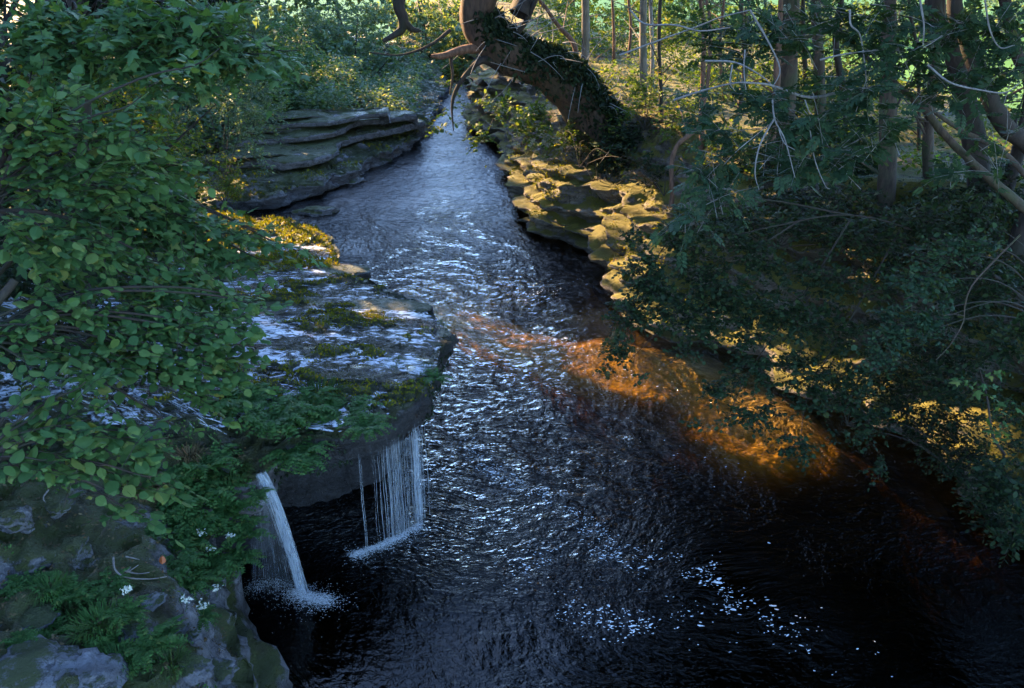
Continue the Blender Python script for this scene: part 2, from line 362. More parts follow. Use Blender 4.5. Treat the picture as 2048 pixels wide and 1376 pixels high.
# edge x as a function of y, for the ground formulas
def xfun(E):
    Q = resample(E, .1); o = np.argsort(Q[:, 1]); y = Q[o, 1]; x = Q[o, 0]
    g = np.linspace(-1, 62, 631); gx = np.interp(g, y, x); gx = np.convolve(np.pad(gx, 3, mode='edge'), np.ones(7)/7, 'valid')
    return lambda yy: np.interp(yy, g, gx)
EL, ER = xfun(LE), xfun(RE)
def left_ground(x, y):
    D = EL(y)-x; z = lipz(y)+.025*np.clip(D, 0, 6)
    near = sm((9.2-y)/1.5)
    z = z+near*(.12*np.clip(D, 0, 4) - .75*sm((.9-D)/.9))
    z = z+.35*np.clip(D-6.5, 0, 6)+.1*np.clip(D-12, 0, 30)
    far = sm((y-23)/1.5); w = .5*fbm(p3(x*.7, y*.5), 3, 5)
    z = z+far*(.10*sm((D-.8-w)/.15))
    n = fbm(p3(x*1.1, y*1.4), 5, 3)
    z = z+.17*n*sm(D/.5+.3)+.05*fbm(p3(x*4, y*5), 4, 9)
    r0 = 1-abs(fbm(p3(x*1.7, y*1.9), 4, 61)); z = z+near*(.34*(r0-.8)+.10*fbm(p3(x*4, y*4), 4, 62)+.035*fbm(p3(x*11, y*11), 3, 63))
    t = fbm(p3(x*.7, y*1.5), 3, 21)*5; z = z+.10*(sm((t-np.floor(t)-.35)/.12)-.5)*(1-near)
    return z
def right_top(x, y):
    D = x-ER(y); base = 4.1+.05*np.clip(D-5, 0, 40)*0+.35*fbm(p3(x*.3, y*.3), 3, 12)
    return base+.05*fbm(p3(x*3, y*3), 3, 13)
# left bank: the edge line carries a cross-section that may fold under
Q = resample(LE, .09); T = np.gradient(Q, axis=0); ker = np.ones(15)/15
T = np.stack([np.convolve(np.pad(T[:, k], 7, mode='edge'), ker, 'valid') for k in range(2)], 1); T /= np.linalg.norm(T, axis=1)[:, None]
nrm = np.stack([-T[:, 1], T[:, 0]], 1)            # inland (left)
def bank_rows(Q, nrm, prof_low, ds, ground, side, seedn, strata):
    n = len(Q); rows = []
    L = lambda d: Q+d[:, None]*((1-sm(d/2.5))[:, None]*nrm+sm(d/2.5)[:, None]*np.array([side, 0]))
    for (fd, fz) in prof_low:
        d = fd(Q[:, 1]); z = fz(Q[:, 1]); xy = Q+d[:, None]*nrm; rows.append(np.concatenate([xy, z[:, None]], 1))
    for d in ds:
        xy = L(np.full(n, d)); z = ground(xy[:, 0], xy[:, 1]); rows.append(np.concatenate([xy, z[:, None]], 1))
    G = np.stack(rows, 1)                           # (n, k, 3)
    return G
yb = lambda y, k, v: np.interp(y, k, v)
UC = lambda y: yb(y, [0, 8.2, 8.9, 9.4, 10.6, 12, 14, 17, 20, 24, 30, 40], [-.35, -.3, 1.0, 1.5, 1.3, .7, .55, .35, .3, .8, .5, .3])
TH = lambda y: yb(y, [0, 8.4, 9.2, 10.4, 12, 14, 17, 20, 24, 30, 40], [.4, .5, .5, .6, .6, .5, .35, .3, .45, .4, .35])
top = lambda y: lipz(y)-.75*sm((9.2-y)/1.5)
low = [(lambda y: UC(y)*.9-.0, lambda y: wz(y)-2.4), (lambda y: UC(y)+0., lambda y: wz(y)-.6), (lambda y: UC(y), lambda y: wz(y)+.0)]
for t in (.25, .5, .75): low.append((lambda y, t=t: UC(y)*(1-.12*t), lambda y, t=t: wz(y)+t*np.maximum(top(y)-TH(y)-wz(y), .02)))
for t in (.25, .5, .75): low.append((lambda y, t=t: UC(y)*(1-t)*.88+.10*t, lambda y, t=t: top(y)-TH(y)-.03*t))
for a, b in ((.08, .95), (.0, .8), (.06, .6), (.0, .45), (.03, .3), (-.03, .2), (.0, .08)): low.append((lambda y, a=a: 0*y+a, lambda y, b=b: top(y)-TH(y)*b))
ds = np.concatenate([np.array([.03, .07, .12]), np.arange(.18, 5.2, .09), np.arange(5.3, 9, .3), np.arange(9.4, 30, 1.2)])
G = bank_rows(Q, nrm, low, ds, left_ground, -1, 1, True)
k0 = len(low)
P_ = G[:, :k0+3]; m_ = np.ones(P_.shape[1]); m_[:2] = .4
off = fbm(P_*np.array([1.3, 1.3, 3.2]), 4, 31)*.30+fbm(P_*np.array([5, 5, 9]), 3, 37)*.10+fbm(P_*np.array([13, 13, 15]), 3, 38)*.035
off = off+sm((P_[..., 1]-22)/2)*(.42*fbm(P_*np.array([.9, .9, .4]), 3, 33)+.12*fbm(P_*np.array([3, 3, 1]), 3, 34))
G[:, :k0+3, :2] -= (off*m_)[..., None]*nrm[:, None, :]
G[:, 5:k0, 2] += fbm(G[:, 5:k0]*2.2, 3, 40)*.07
me = npmesh('left_bank', G.reshape(-1, 3), grid_faces(*G.shape[:2])[:, ::-1], M['rock'])
_x, _y, _z = G[..., 0], G[..., 1], G[..., 2]; _D = EL(_y)-_x
wetv = sm((_y-8.9)/.4)*(1-sm((_y-18)/2.5))*(1-sm((_D-6)/2)); wetv[:, :k0] *= 1.9; wetv = np.maximum(wetv, 1-sm((_z-wz(_y)-.25)/.3))
set_attr(me, 'wet', wetv*.8); set_attr(me, 'soil', .25+.6*(1-sm((_y-8.6)/.8))+.5*sm((_D-5)/2))
tag(link('left_bank', me), 'flat grey limestone shelf and mossy ground left of the river', kind='structure')
LB = G
def slab(name, label, edge, zt, th, inland, sd, wet=0.):
    E = resample([hitz(px, py, zt(px))[:2] for px, py in edge], .06); n = len(E); T = np.gradient(E, axis=0)
    T = np.stack([np.convolve(np.pad(T[:, k], 9, mode='edge'), np.ones(19)/19, 'valid') for k in range(2)], 1); T /= np.linalg.norm(T, axis=1)[:, None]; nr = np.stack([-T[:, 1], T[:, 0]], 1)
    E = E-nr*(.30*fbm(p3(E[:, 0]*.8, E[:, 1]*.8), 4, sd))[:, None]; px_ = np.linspace(edge[0][0], edge[-1][0], n); z0 = np.array([zt(v) for v in px_]); rows = []
    for d, z in [(1.1, -th*1.5), (.55, -th*1.1), (.22, -th*.95), (.04, -th*.8), (-.04, -th*.55), (0, -th*.45), (-.05, -th*.3), (-.01, -th*.1), (.04, -.01), (.10, .0)]+[(v, 0) for v in np.arange(.17, inland, .07)]+[(inland+.1, -.3)]:
        s_ = sm((d-.5)/1.5); xy = E+d*((1-s_)*nr+s_*np.array([-1., 0.])); rows.append(np.concatenate([xy, (z0+z+.02*d)[:, None]], 1))
    G = np.stack(rows, 1); f = fbm(G*np.array([2, 2, 5]), 4, sd+1)*.16+fbm(G*np.array([7, 7, 12]), 3, sd+2)*.06; G[:, :9, :2] -= f[:, :9, None]*nr[:, None]
    G[:, 8:-1, 2] += .07*fbm(G[:, 8:-1]*np.array([1.1, 1.5, 0]), 4, sd+3)+.035*fbm(G[:, 8:-1]*np.array([5, 6, 0]), 3, sd+4); G[0, :, 2] -= .25; G[-1, :, 2] -= .25
    me = npmesh(name, G.reshape(-1, 3), grid_faces(*G.shape[:2])[:, ::-1], M['rock']); set_attr(me, 'soil', 0*G[..., 0]+.2); set_attr(me, 'wet', 0*G[..., 0]+wet); tag(link(name, me), label, kind='structure')
slab('middle_ledge', 'middle limestone ledge stepping back from the river', [(430, 330), (500, 318), (570, 322), (640, 305), (700, 275), (770, 258), (845, 238)], lambda p: 2.35+.4*(p-430)/415, .34, 3.4, 301)
slab('upper_ledge', 'upper pale limestone ledge behind the middle one', [(440, 288), (520, 276), (600, 270), (670, 258), (720, 240), (790, 232), (835, 226)], lambda p: 2.75+.38*(p-440)/400, .30, 4.0, 311, .1)
slab('top_ledge', 'topmost pale limestone ledge under the willows', [(500, 252), (580, 246), (660, 240), (730, 226), (780, 222)], lambda p: 3.1+.3*(p-500)/280, .24, 3.0, 321, .15)
slab('shelf_step', 'thin raised layer of rock crossing the wet shelf', [(500, 640), (600, 622), (690, 640), (770, 632), (850, 622), (872, 606)], lambda p: 2.02-.06*(p-500)/370, .12, 2.2, 331, .5)
slab('shelf_step', 'thin mossy rock layer at the upstream end of the wet shelf', [(480, 560), (560, 545), (640, 552), (720, 545), (742, 530)], lambda p: 1.84-.05*(p-480)/260, .14, 2.0, 341, .4)
r_ = np.random.default_rng(78); ii = r_.integers(0, len(LB), 60000); jj = r_.integers(6, k0+2, 60000); P = LB[ii, jj]+r_.normal(size=(60000, 3))*.015; kq = (P[:, 1] > 8.9) & (P[:, 1] < 16) & (fbm(P*np.array([2, 2, 1.]), 4, 79) > -.02); P = P[kq]
HANG = P
# right bank
Q2 = resample(RE, .085); T2 = np.gradient(Q2, axis=0)
T2 = np.stack([np.convolve(np.pad(T2[:, k], 9, mode='edge'), np.ones(19)/19, 'valid') for k in range(2)], 1); T2 /= np.linalg.norm(T2, axis=1)[:, None]
nrm2 = np.stack([T2[:, 1], -T2[:, 0]], 1)
near = [(.2, -2.4), (.65, -.5), (.60, .0), (.55, .18), (.15, .24), (0, .33), (.05, .42), (.3, .5), (.6, .55), (1.0, .62), (1.4, .72), (1.7, .85), (1.85, 1.1), (1.9, 1.4), (2.1, 1.6), (2.35, 1.75), (2.5, 2.1), (2.6, 2.4), (3.0, 2.7), (3.5, 3.0), (4.2, 3.35), (5.5, 3.8)]
far_ = [(.3, -2.0), (.35, -.5), (.2, .0), (.1, .15), (0, .3), (-.05, .42), (.03, .52), (.25, .56), (.38, .62), (.42, .8), (.40, .95), (.46, 1.05), (.75, 1.1), (1.0, 1.18), (1.05, 1.35), (1.08, 1.5), (1.35, 1.6), (1.8, 1.7), (2.3, 1.9), (2.9, 2.2), (3.6, 2.6), (5., 2.9)]
near, far_ = np.array(near), np.array(far_)
far_[:, 0] = np.where(far_[:, 0] > .2, .2+(far_[:, 0]-.2)*.62, far_[:, 0]); far_[:, 1] *= 1.12
def fine(a):   # 3 x denser profile
    s = np.arange(len(a)); t = np.linspace(0, len(a)-1, (len(a)-1)*4+1); return np.stack([np.interp(t, s, a[:, k]) for k in (0, 1)], 1)
near, far_ = fine(near), fine(far_)
w = sm((Q2[:, 1]-14.5)/3)[:, None]
Dp = near[None, :, 0]*(1-w)+far_[None, :, 0]*w; Hp = near[None, :, 1]*(1-w)+far_[None, :, 1]*w
def rpos(Q2, nrm2, Dp):
    s_ = sm((Dp-1)/3)[..., None]; return Q2[:, None, :]+Dp[..., None]*((1-s_)*nrm2[:, None, :]+s_*np.array([1.0, 0]))
xy = rpos(Q2, nrm2, Dp); zb = wz(Q2[:, 1])[:, None]+Hp
ext = np.concatenate([np.arange(5.8, 12, .4), np.arange(12.5, 70, 2.2)])
xe = rpos(Q2, nrm2, np.broadcast_to(ext, (len(Q2), len(ext))))
ze = right_top(xe[..., 0], xe[..., 1])
tt = sm((ext-5.5)/2.5)[None, :]; ze = zb[:, -1:]*(1-tt)+ze*tt
G = np.concatenate([np.concatenate([xy, zb[..., None]], -1), np.concatenate([xe, ze[..., None]], -1)], 1)
k1 = xy.shape[1]; P_ = G[:, :k1].copy()
sy = P_[..., 2]*2.3+fbm(P_*np.array([.35, .35, .3]), 3, 51)*1.6; fr = sy-np.floor(sy)
str_ = np.where(fr < .75, fr/.75, (1-fr)/.25)
off = fbm(P_*np.array([.9, .9, 1.6]), 4, 41)*.60+(str_-.5)*.46+fbm(P_*np.array([4, 4, 7]), 4, 43)*.16-(1-abs(fbm(P_*np.array([1.9, 1.9, 3.4]), 4, 47)))*.22+fbm(P_*np.array([10, 10, 16]), 3, 48)*.06
amp = np.interp(np.arange(k1), [0, 8, k1-12, k1-1], [.3, 1, 1, .2])
G[:, :k1, :2] -= (off*amp)[..., None]*nrm2[:, None, :]
G[:, 12:k1, 2] += (fbm(P_[:, 12:]*np.array([1.5, 1.5, 1.5]), 4, 45)*.34)*np.interp(np.arange(12, k1), [12, 24], [0, 1])
RBG = G
me = npmesh('right_bank', G.reshape(-1, 3), grid_faces(*G.shape[:2]), M['rock_right'])
set_attr(me, 'soil', np.full(G[..., 0].shape, .3)+.6*sm((G[..., 2]-3.2)/.6)); set_attr(me, 'wet', 1-sm((G[..., 2]-wz(G[..., 1])-.15)/.3))
tag(link('right_bank', me), 'layered limestone bank rising steeply right of the river', kind='structure')
def rb_point(i_y, d):   # a point on the right bank surface near world y, profile distance d
    i = int(np.argmin(abs(Q2[:, 1]-i_y))); row = G[i]; D_ = np.concatenate([Dp[i], ext]); return row[int(np.argmin(abs(D_-d)+(np.arange(len(D_)) < 24)*5))]
# riverbed and water
ys = np.concatenate([np.arange(-2, 6, .4), np.arange(6, 20, .1), np.arange(20, 62, .2)]); us = np.linspace(0, 1, 100)
X = (EL(ys)-2.6)[:, None]*(1-us)+(ER(ys)+1.4)[:, None]*us; Y = np.broadcast_to(ys[:, None], X.shape)
band = np.array([water_at(*p)[:2] for p in [(890, 600), (1000, 645), (1120, 685), (1260, 725), (1400, 740), (1470, 790), (1530, 860)]])
def segdist(X, Y, P):
    d = np.full(X.shape, 1e9)
    for a, b in zip(P[:-1], P[1:]):
        ab = b-a; t = np.clip(((X-a[0])*ab[0]+(Y-a[1])*ab[1])/(ab@ab), 0, 1); d = np.minimum(d, np.hypot(X-a[0]-t*ab[0], Y-a[1]-t*ab[1]))
    return d
def depthf(X, Y):
    dd = 2.0+.5*fbm(p3(X*.5, Y*.35), 3, 60)+.8*sm((12.5-Y)/3)
    sb = np.exp(-(segdist(X, Y, band)/1.9)**4); dd = dd*(1-.78*sb)
    dd = dd*(.45+.55*sm((ER(Y)-X)/1.2))+.12*fbm(p3(X*2, Y*2), 3, 61)
    return np.clip(dd, .12, 3)
DEP = depthf(X, Y)
bed = np.stack([X, Y, wz(Y)-DEP], -1)
tag(link('riverbed', npmesh('riverbed', bed.reshape(-1, 3), grid_faces(*X.shape), M['bed'])), 'ochre gravel and rock riverbed under the peaty water', kind='structure')
ys = np.concatenate([np.arange(-2, 6, .3), np.arange(6, 20, .05), np.arange(20, 35, .09), np.arange(35, 62, .3)]); us = np.linspace(0, 1, 190)
X = (EL(ys)-2.6)[:, None]*(1-us)+(ER(ys)+1.4)[:, None]*us; Y = np.broadcast_to(ys[:, None], X.shape)
mid = (EL(ys)*.5+ER(ys)*.5)[:, None]
# flow field coordinates: bend with the river, swirl below the falls
wx = fbm(p3(X*.45, Y*.45), 2, 70)*.7; wy = fbm(p3(X*.45, Y*.45), 2, 71)*.7
U = X-.35*mid+wx; Vv = Y+wy
calm = (.35+.65*sm((Y-7.8)/2.5))*(1-.6*sm((Y-18)/8))                    # smoother in the pool
calm = calm*(1-.75*np.exp(-(np.hypot((X+3.0)/1.5, (Y-8.2)/1.6))**2))*(1-.55*sm((X-1.0)/2.2)*sm((13.5-Y)/3))*(1-.3*sm((8.6-Y)/1.5))
hgt = .05*fbm(p3(U*1.6, Vv*1.1), 4, 72)+.022*fbm(p3(U*3.5, Vv*5), 3, 73)
Z = wz(Y)+hgt*calm*1.1
me = npmesh('river_water', np.stack([X, Y, Z], -1).reshape(-1, 3), grid_faces(*X.shape), M['water'])
_d = depthf(X, Y); set_attr(me, 'depth', np.minimum(_d, 1.0)); set_attr(me, 'murk', np.exp(-2.2*np.clip(_d-.62, 0, 3))); set_attr(me, 'calm', calm); set_attr(me, 'flow', np.stack([U, Vv, 0*U], -1), 'FLOAT_VECTOR')
tag(link('river_water', me), 'dark peaty river flowing down a limestone channel', kind='structure')
# shallow water sheet running over the left shelf
ys = np.arange(9.6, 22.3, .06); ddv = np.concatenate([np.arange(.03, 5.0, .06), np.arange(5., 8, .15)])
Y = np.broadcast_to(ys[:, None], (len(ys), len(ddv))); X = EL(ys)[:, None]-ddv[None, :]
Z = lipz(Y)+.025*np.clip(EL(Y)-X, 0, 6)+.30*np.clip(EL(Y)-X-6.2, 0, 6)+.06+.05*fbm(p3(X*.6, Y*.9), 3, 80)+.012*fbm(p3(X*4, Y*6), 3, 81)-.10*sm((Y-18.5)/2)-.05*sm((.5-ddv)/.5)[None, :]
me = npmesh('stream_water', np.stack([X, Y, Z], -1).reshape(-1, 3), grid_faces(*X.shape)[:, ::-1], M['shallow'])
set_attr(me, 'depth', 0*X+.25); set_attr(me, 'murk', 0*X+1); set_attr(me, 'calm', 0*X+1); set_attr(me, 'flow', np.stack([Y, X, 0*X], -1), 'FLOAT_VECTOR')
tag(link('stream_water', me), 'thin sheet of water sliding over the left rock shelf', kind='structure')
# meadow and far ground
gx = np.linspace(-140, 140, 90); gy = np.linspace(36, 200, 60); X, Y = np.meshgrid(gx, gy)
Z = 3.0+1.0*fbm(p3(X*.03, Y*.03), 3, 90)+.03*np.clip(Y-60, 0, 200)-3.5*np.exp(-((X+4)/7)**2)*sm((66-Y)/8)
me = npmesh('far_ground', np.stack([X, Y, Z], -1).reshape(-1, 3), grid_faces(*X.shape), M['meadow']); tag(link('far_ground', me), 'grassy ground beyond the wood', kind='structure')
gx = np.linspace(15, 90, 80); gy = np.linspace(-10, 60, 80); X, Y = np.meshgrid(gx, gy)
Z = right_top(X, Y)+.06+.25*sm((X-15)/4)
me = npmesh('meadow', np.stack([X, Y, Z], -1).reshape(-1, 3), grid_faces(*X.shape), M['meadow']); tag(link('meadow', me), 'bright green meadow beyond the right hand wood', kind='structure')
gx = np.linspace(-120, -20, 40); gy = np.linspace(-30, 80, 40); X, Y = np.meshgrid(gx, gy)
Z = 5+.04*(-20-X)+.6*fbm(p3(X*.1, Y*.1), 3, 91)
me = npmesh('left_ground', np.stack([X, Y, Z], -1).reshape(-1, 3), grid_faces(*X.shape), M['leaf_shaded']); tag(link('left_ground', me), 'wooded ground far left of the river', kind='structure')

# ---------------------------------------------------------------- leaves
def leaf_oval(n=5, wid=.40, tip=.12, fold=.10):
    """blade along +x from 0 to 1, faces +z, folded at the midrib"""
    t = np.linspace(0, 1, n+1)[1:-1]; w_ = wid*np.sin(np.pi*t**.8)**.75
    V = [(0, 0, 0), (1+tip*0, 0, -.10)]; mid = []; l = []; r = []
    for a, b in zip(t, w_):
        mid.append(len(V)); V.append((a, 0, .02*math.sin(a*3)))
        l.append(len(V)); V.append((a, b, -fold*b*2.0+.02)); r.append(len(V)); V.append((a, -b, -fold*b*2.0+.02))
    Fq, Ft = [], [(0, mid[0], l[0]), (0, r[0], mid[0]), (1, l[-1], mid[-1]), (1, mid[-1], r[-1])]
    for k in range(len(t)-1):
        Fq.append((mid[k], mid[k+1], l[k+1], l[k])); Fq.append((r[k], r[k+1], mid[k+1], mid[k]))
    tris = list(Ft)
    for q in Fq: tris += [(q[0], q[1], q[2]), (q[0], q[2], q[3])]
    return np.array(V, float), np.array(tris)
def leaf_maple():
    pts = [(0, 0)]; ang = [(-115, .38), (-88, .26), (-62, .62), (-40, .40), (-22, .62), (-13, .70), (0, 1.0), (13, .70), (22, .62), (40, .40), (62, .62), (88, .26), (115, .38)]
    ang = [(-118, .42), (-92, .30), (-64, .70), (-52, .52), (-34, .42), (-16, .66), (0, 1.0), (16, .66), (34, .42), (52, .52), (64, .70), (92, .30), (118, .42)]
    for a, r in ang: pts.append((.18+r*.82*math.cos(R(a)), r*.82*math.sin(R(a))))
    V = [(x, y, -.14*abs(y)-.10*max(x-.5, 0)) for x, y in pts]; V.append((.2, 0, .02)); c = len(V)-1
    t = [(c, i, i+1) for i in range(1, len(ang))]+[(c, len(ang), 0), (c, 0, 1)]
    return np.array(V, float), np.array(t)
def leaf_ash(pairs=4):
    V, T = [], []
    def blade(o, a, ln, wd, z=-.03):
        n = len(V); c, s = math.cos(a), math.sin(a)
        for (u, v, zz) in ((0, 0, 0), (.35, wd, z), (.7, wd*.75, z), (1, 0, 2*z), (.7, -wd*.75, z), (.35, -wd, z)):
            V.append((o[0]+ln*(u*c-v*s), o[1]+ln*(u*s+v*c), zz))
        for k in range(1, 5): T.append((n, n+k, n+k+1))
    for k in range(pairs):
        x = .22+k*.17
        for sg in (1, -1): blade((x, 0), sg*R(58), .36-.02*abs(k-1.5), .26)
    blade((.86, 0), 0, .36, .24)
    n = len(V); V.extend([(0, -.008, 0), (0, .008, 0), (.9, .006, 0), (.9, -.006, 0)]); T += [(n, n+2, n+1), (n, n+3, n+2)]
    return np.array(V, float), np.array(T)
def leaf_quad():
    return np.array([(0, 0, 0), (.45, .30, -.05), (1, 0, -.08), (.45, -.30, -.05)], float), np.array([(0, 1, 2), (0, 2, 3)])[:, ::-1]
def leaf_clump(k=3):
    """a small spray of k quads"""
    V, T = [], []; r_ = np.random.default_rng(3); v0, t0 = leaf_quad()
    for i in range(k):
        a = r_.uniform(-2.2, 2.2); c, s = math.cos(a), math.sin(a); o = r_.uniform(-.3, .5, 3)*np.array([1, 1, .5]); sc = r_.uniform(.6, .85)
        for p in v0: V.append((o[0]+sc*(p[0]*c-p[1]*s), o[1]+sc*(p[0]*s+p[1]*c), o[2]+sc*p[2]+p[0]*r_.uniform(-.3, .2)))
        T += [tuple(x+4*i for x in t) for t in t0]
    return np.array(V, float), np.array(T)
HEX = (np.array([(0, 0, 0), (.3, .27, -.03), (.72, .24, -.06), (1, 0, -.1), (.72, -.24, -.06), (.3, -.27, -.03)], float), np.array([(0, 3, 2), (0, 2, 1), (0, 4, 3), (0, 5, 4)]))
KIND = {'hex': HEX, 'oval': leaf_oval(5), 'ovals': leaf_oval(3, .36), 'round': leaf_oval(4, .44), 'rounds': leaf_oval(3, .42), 'maple': leaf_maple(), 'ash': leaf_ash(), 'quad': leaf_quad(), 'clump': leaf_clump(), 'ivy': leaf_oval(3, .5)}
def frames(dirs, nrmls):
    X_ = dirs/np.linalg.norm(dirs, axis=1)[:, None]; Z_ = nrmls-X_*np.sum(nrmls*X_, 1)[:, None]; Z_ /= np.linalg.norm(Z_, axis=1)[:, None]+1e-9
    return X_, np.cross(Z_, X_), Z_
def leaves_mesh(name, kind, P, dirs, nrmls, size, mat):
    v, t = KIND[kind]; X_, Y_, Z_ = frames(dirs, nrmls)
    rv = np.random.default_rng(len(P)); wy_ = rv.uniform(.75, 1.12, (len(P), 1, 1)); cz_ = rv.uniform(-.4, 2.6, (len(P), 1, 1)); sk_ = rv.normal(size=(len(P), 1, 1))*.12
    V = P[:, None, :]+size[:, None, None]*((v[None, :, 0:1]+0*wy_)*X_[:, None]+(v[None, :, 1:2]*wy_+sk_*v[None, :, 0:1]**2)*Y_[:, None]+(v[None, :, 2:3]*cz_)*Z_[:, None])
    T = (t[None]+np.arange(len(P))[:, None, None]*len(v)).reshape(-1, 3)
    return npmesh(name, V.reshape(-1, 3), T, mat, smooth=False)
LEAFDATA = {}
def leaf_objects(root, kind, P, dirs, nrmls, size, mat, name='leaf'):
    key = (kind, mat.name)
    if key not in LEAFDATA: v, t = KIND[kind]; LEAFDATA[key] = npmesh('leaf', v, t, mat, False)
    X_, Y_, Z_ = frames(dirs, nrmls); inv = Matrix.Translation(root.location).inverted()
    rv = np.random.default_rng(len(P)); wy_ = rv.uniform(.75, 1.12, len(P)); cz_ = rv.uniform(.1, 2.6, len(P))
    for i in range(len(P)):
        o = bpy.data.objects.new(name, LEAFDATA[key]); COL.objects.link(o); o.parent = root
        Mx = Matrix(((X_[i][0], Y_[i][0], Z_[i][0], 0), (X_[i][1], Y_[i][1], Z_[i][1], 0), (X_[i][2], Y_[i][2], Z_[i][2], 0), (0, 0, 0, 1)))
        s = size[i]; o.matrix_local = Matrix.Translation(Vector(P[i])-root.location) @ Mx @ Matrix.Diagonal((s, s*wy_[i], s*cz_[i], 1))
def unit(v): return v/(np.linalg.norm(v, axis=-1, keepdims=True)+1e-9)
# ---------------------------------------------------------------- where the sun comes through
LIT = []   # (point, radius)
def lit_w(px, py, r, dz=0): p = water_at(px, py); p[2] += dz; LIT.append((p, r))
def lit(p, r): LIT.append((np.array(p, float), r))
KR = .8
for px, py, r in [(905, 600, .55), (960, 628, .7), (1030, 648, .8), (1100, 670, .85), (1180, 700, .9), (1270, 715, 1.0), (1350, 725, 1.1), (1420, 730, 1.2), (1470, 790, .75), (1525, 855, .45), (1130, 780, .0), (1600, 815, .5), (1680, 840, .32), (1760, 875, .28), (1830, 925, .35), (1045, 575, .35)]:
    if r: lit_w(px, py, r, .1)
for px, py, y, r in [(1150, 430, 22, .8), (1220, 420, 20.5, .9), (1280, 440, 19.5, .9), (1330, 420, 19.5, .6), (1230, 520, 17.6, .7), (1200, 490, 18.4, .5), (1060, 370, 26, .5), (1640, 590, 15.3, .9), (1700, 620, 14.6, 1.0), (1580, 550, 15.6, .9), (1640, 560, 15.3, 1.1), (1600, 640, 14.8, .8), (1420, 560, 16, .7), (1540, 520, 16.2, .8), (1480, 580, 15.8, .7), (1400, 480, 17, .6), (1500, 490, 17, .7), (1360, 500, 17.3, .7), (1460, 640, 15.5, .7), (1540, 690, 14.2, .6), (1730, 590, 15, .5),
                     (620, 485, 20.3, .7), (560, 465, 21, .9), (660, 520, 19, .5), (520, 440, 22.5, .8), (400, 460, 21.0, .8), (340, 470, 20.5, .6), (450, 345, 22, 1.1), (400, 380, 21, .8), (480, 390, 22.5, .6),
                     (945, 60, 21.5, .9), (960, 20, 21.5, .9), (880, 105, 21, .6), (1000, 170, 22, .7), (1000, 290, 26, .6), (560, 60, 38, 1.5), (400, 230, 21, .3)]:
    lit(hity(px, py, y), r*KR)
for k in range(30): lit(hity(1100+420*random.random(), 20+270*random.random(), random.uniform(22, 29)), random.uniform(.25, .6))
for k in range(0): lit(hity(40+480*random.random(), 40+330*random.random(), random.uniform(15, 24)), random.uniform(.15, .3))
LP = np.array([p for p, r in LIT]); LR = np.array([r for p, r in LIT])
def sun_open(P, margin=.6, k=1.0, ex=0.):
    """True where a leaf at P would not stand in one of the shafts of sun"""
    keep = np.ones(len(P), bool)
    for c, r in zip(LP, LR):
        v = P-c; s = v@TOSUN; d = np.linalg.norm(v-s[:, None]*TOSUN, axis=1)
        keep &= ~((s > margin) & (d < r*k+ex))
    return keep
# ---------------------------------------------------------------- plants
def sprays(center, rad, n_leaves, size, origin=None, droop=.25, up=1.0, tilt=.45, per=11, seed=0, spread=1.0, shell=.35):
    """leafy twigs filling an ellipsoid: returns leaf P, dir, normal, size and twig paths"""
    r_ = np.random.default_rng(seed); nt = max(1, int(n_leaves/per))
    u = unit(r_.normal(size=(nt, 3))); rr = (shell+(1-shell)*r_.random(nt)**.6)[:, None]
    st = center+u*rr*rad*.85
    out = unit(st-(origin if origin is not None else center-np.array([0, 0, .5*rad[2]])))
    d = unit(out*spread+r_.normal(size=(nt, 3))*.45+np.array([0, 0, -droop*.5]))
    P, D, Nn, S, paths = [], [], [], [], []
    ln = size*per*.42
    t = (np.arange(per)+.5)/per
    side = unit(np.cross(d, np.array([0, 0, 1.0]))+r_.normal(size=(nt, 3))*.25)
    for k in range(per):
        pos = st+d*(t[k]-.5)*ln+np.array([0, 0, -1.0])*droop*ln*(t[k]**2)
        sg = 1 if k % 2 else -1
        dl = unit(d*.55+side*sg*(.9 if k < per-1 else 0)+r_.normal(size=(nt, 3))*.22+np.array([0, 0, -.18]))
        nn = unit(np.array([0, 0, up])+r_.normal(size=(nt, 3))*tilt)
        P.append(pos); D.append(dl); Nn.append(nn); S.append(size*r_.uniform(.45, 1.25, nt)*(1-.25*abs(t[k]-.5)))
    paths = np.stack([st-d*.6*ln, st-d*.2*ln-[0, 0, .0], st+d*.15*ln-[0, 0, droop*ln*.35], st+d*.5*ln-np.array([0, 0, droop*ln])], 1)
    return np.concatenate(P), np.concatenate(D), np.concatenate(Nn), np.concatenate(S), paths
def twigs_mesh(name, paths, r, mat):
    """many 3-sided twigs at once: paths (n, k, 3)"""
    n, k, _ = paths.shape; T = np.gradient(paths, axis=1); T = unit(T); A = unit(np.cross(T, np.array([.3, .1, 1.0]))); B = np.cross(T, A)
    rr = np.linspace(1, .35, k)[None, :, None]*r; V = []
    for a in (0, 2.094, 4.189): V.append(paths+rr*(math.cos(a)*A+math.sin(a)*B))
    V = np.stack(V, 2).reshape(-1, 3)   # n,k,3seg
    base = (np.arange(n)*k*3)[:, None, None]+(np.arange(k-1)*3)[None, :, None]; j = np.arange(3)[None, None, :]; j2 = (j+1) % 3
    q = np.stack([base+j, base+j2, base+3+j2, base+3+j], -1).reshape(-1, 4)
    return npmesh(name, V, q, mat)
def in_px(P):
    v = P-np.array([0, 0, H]); dep = v[:, 1]*CP-v[:, 2]*SP; upc = v[:, 1]*SP+v[:, 2]*CP
    return 1024+v[:, 0]/dep*F, 688-upc/dep*F, dep
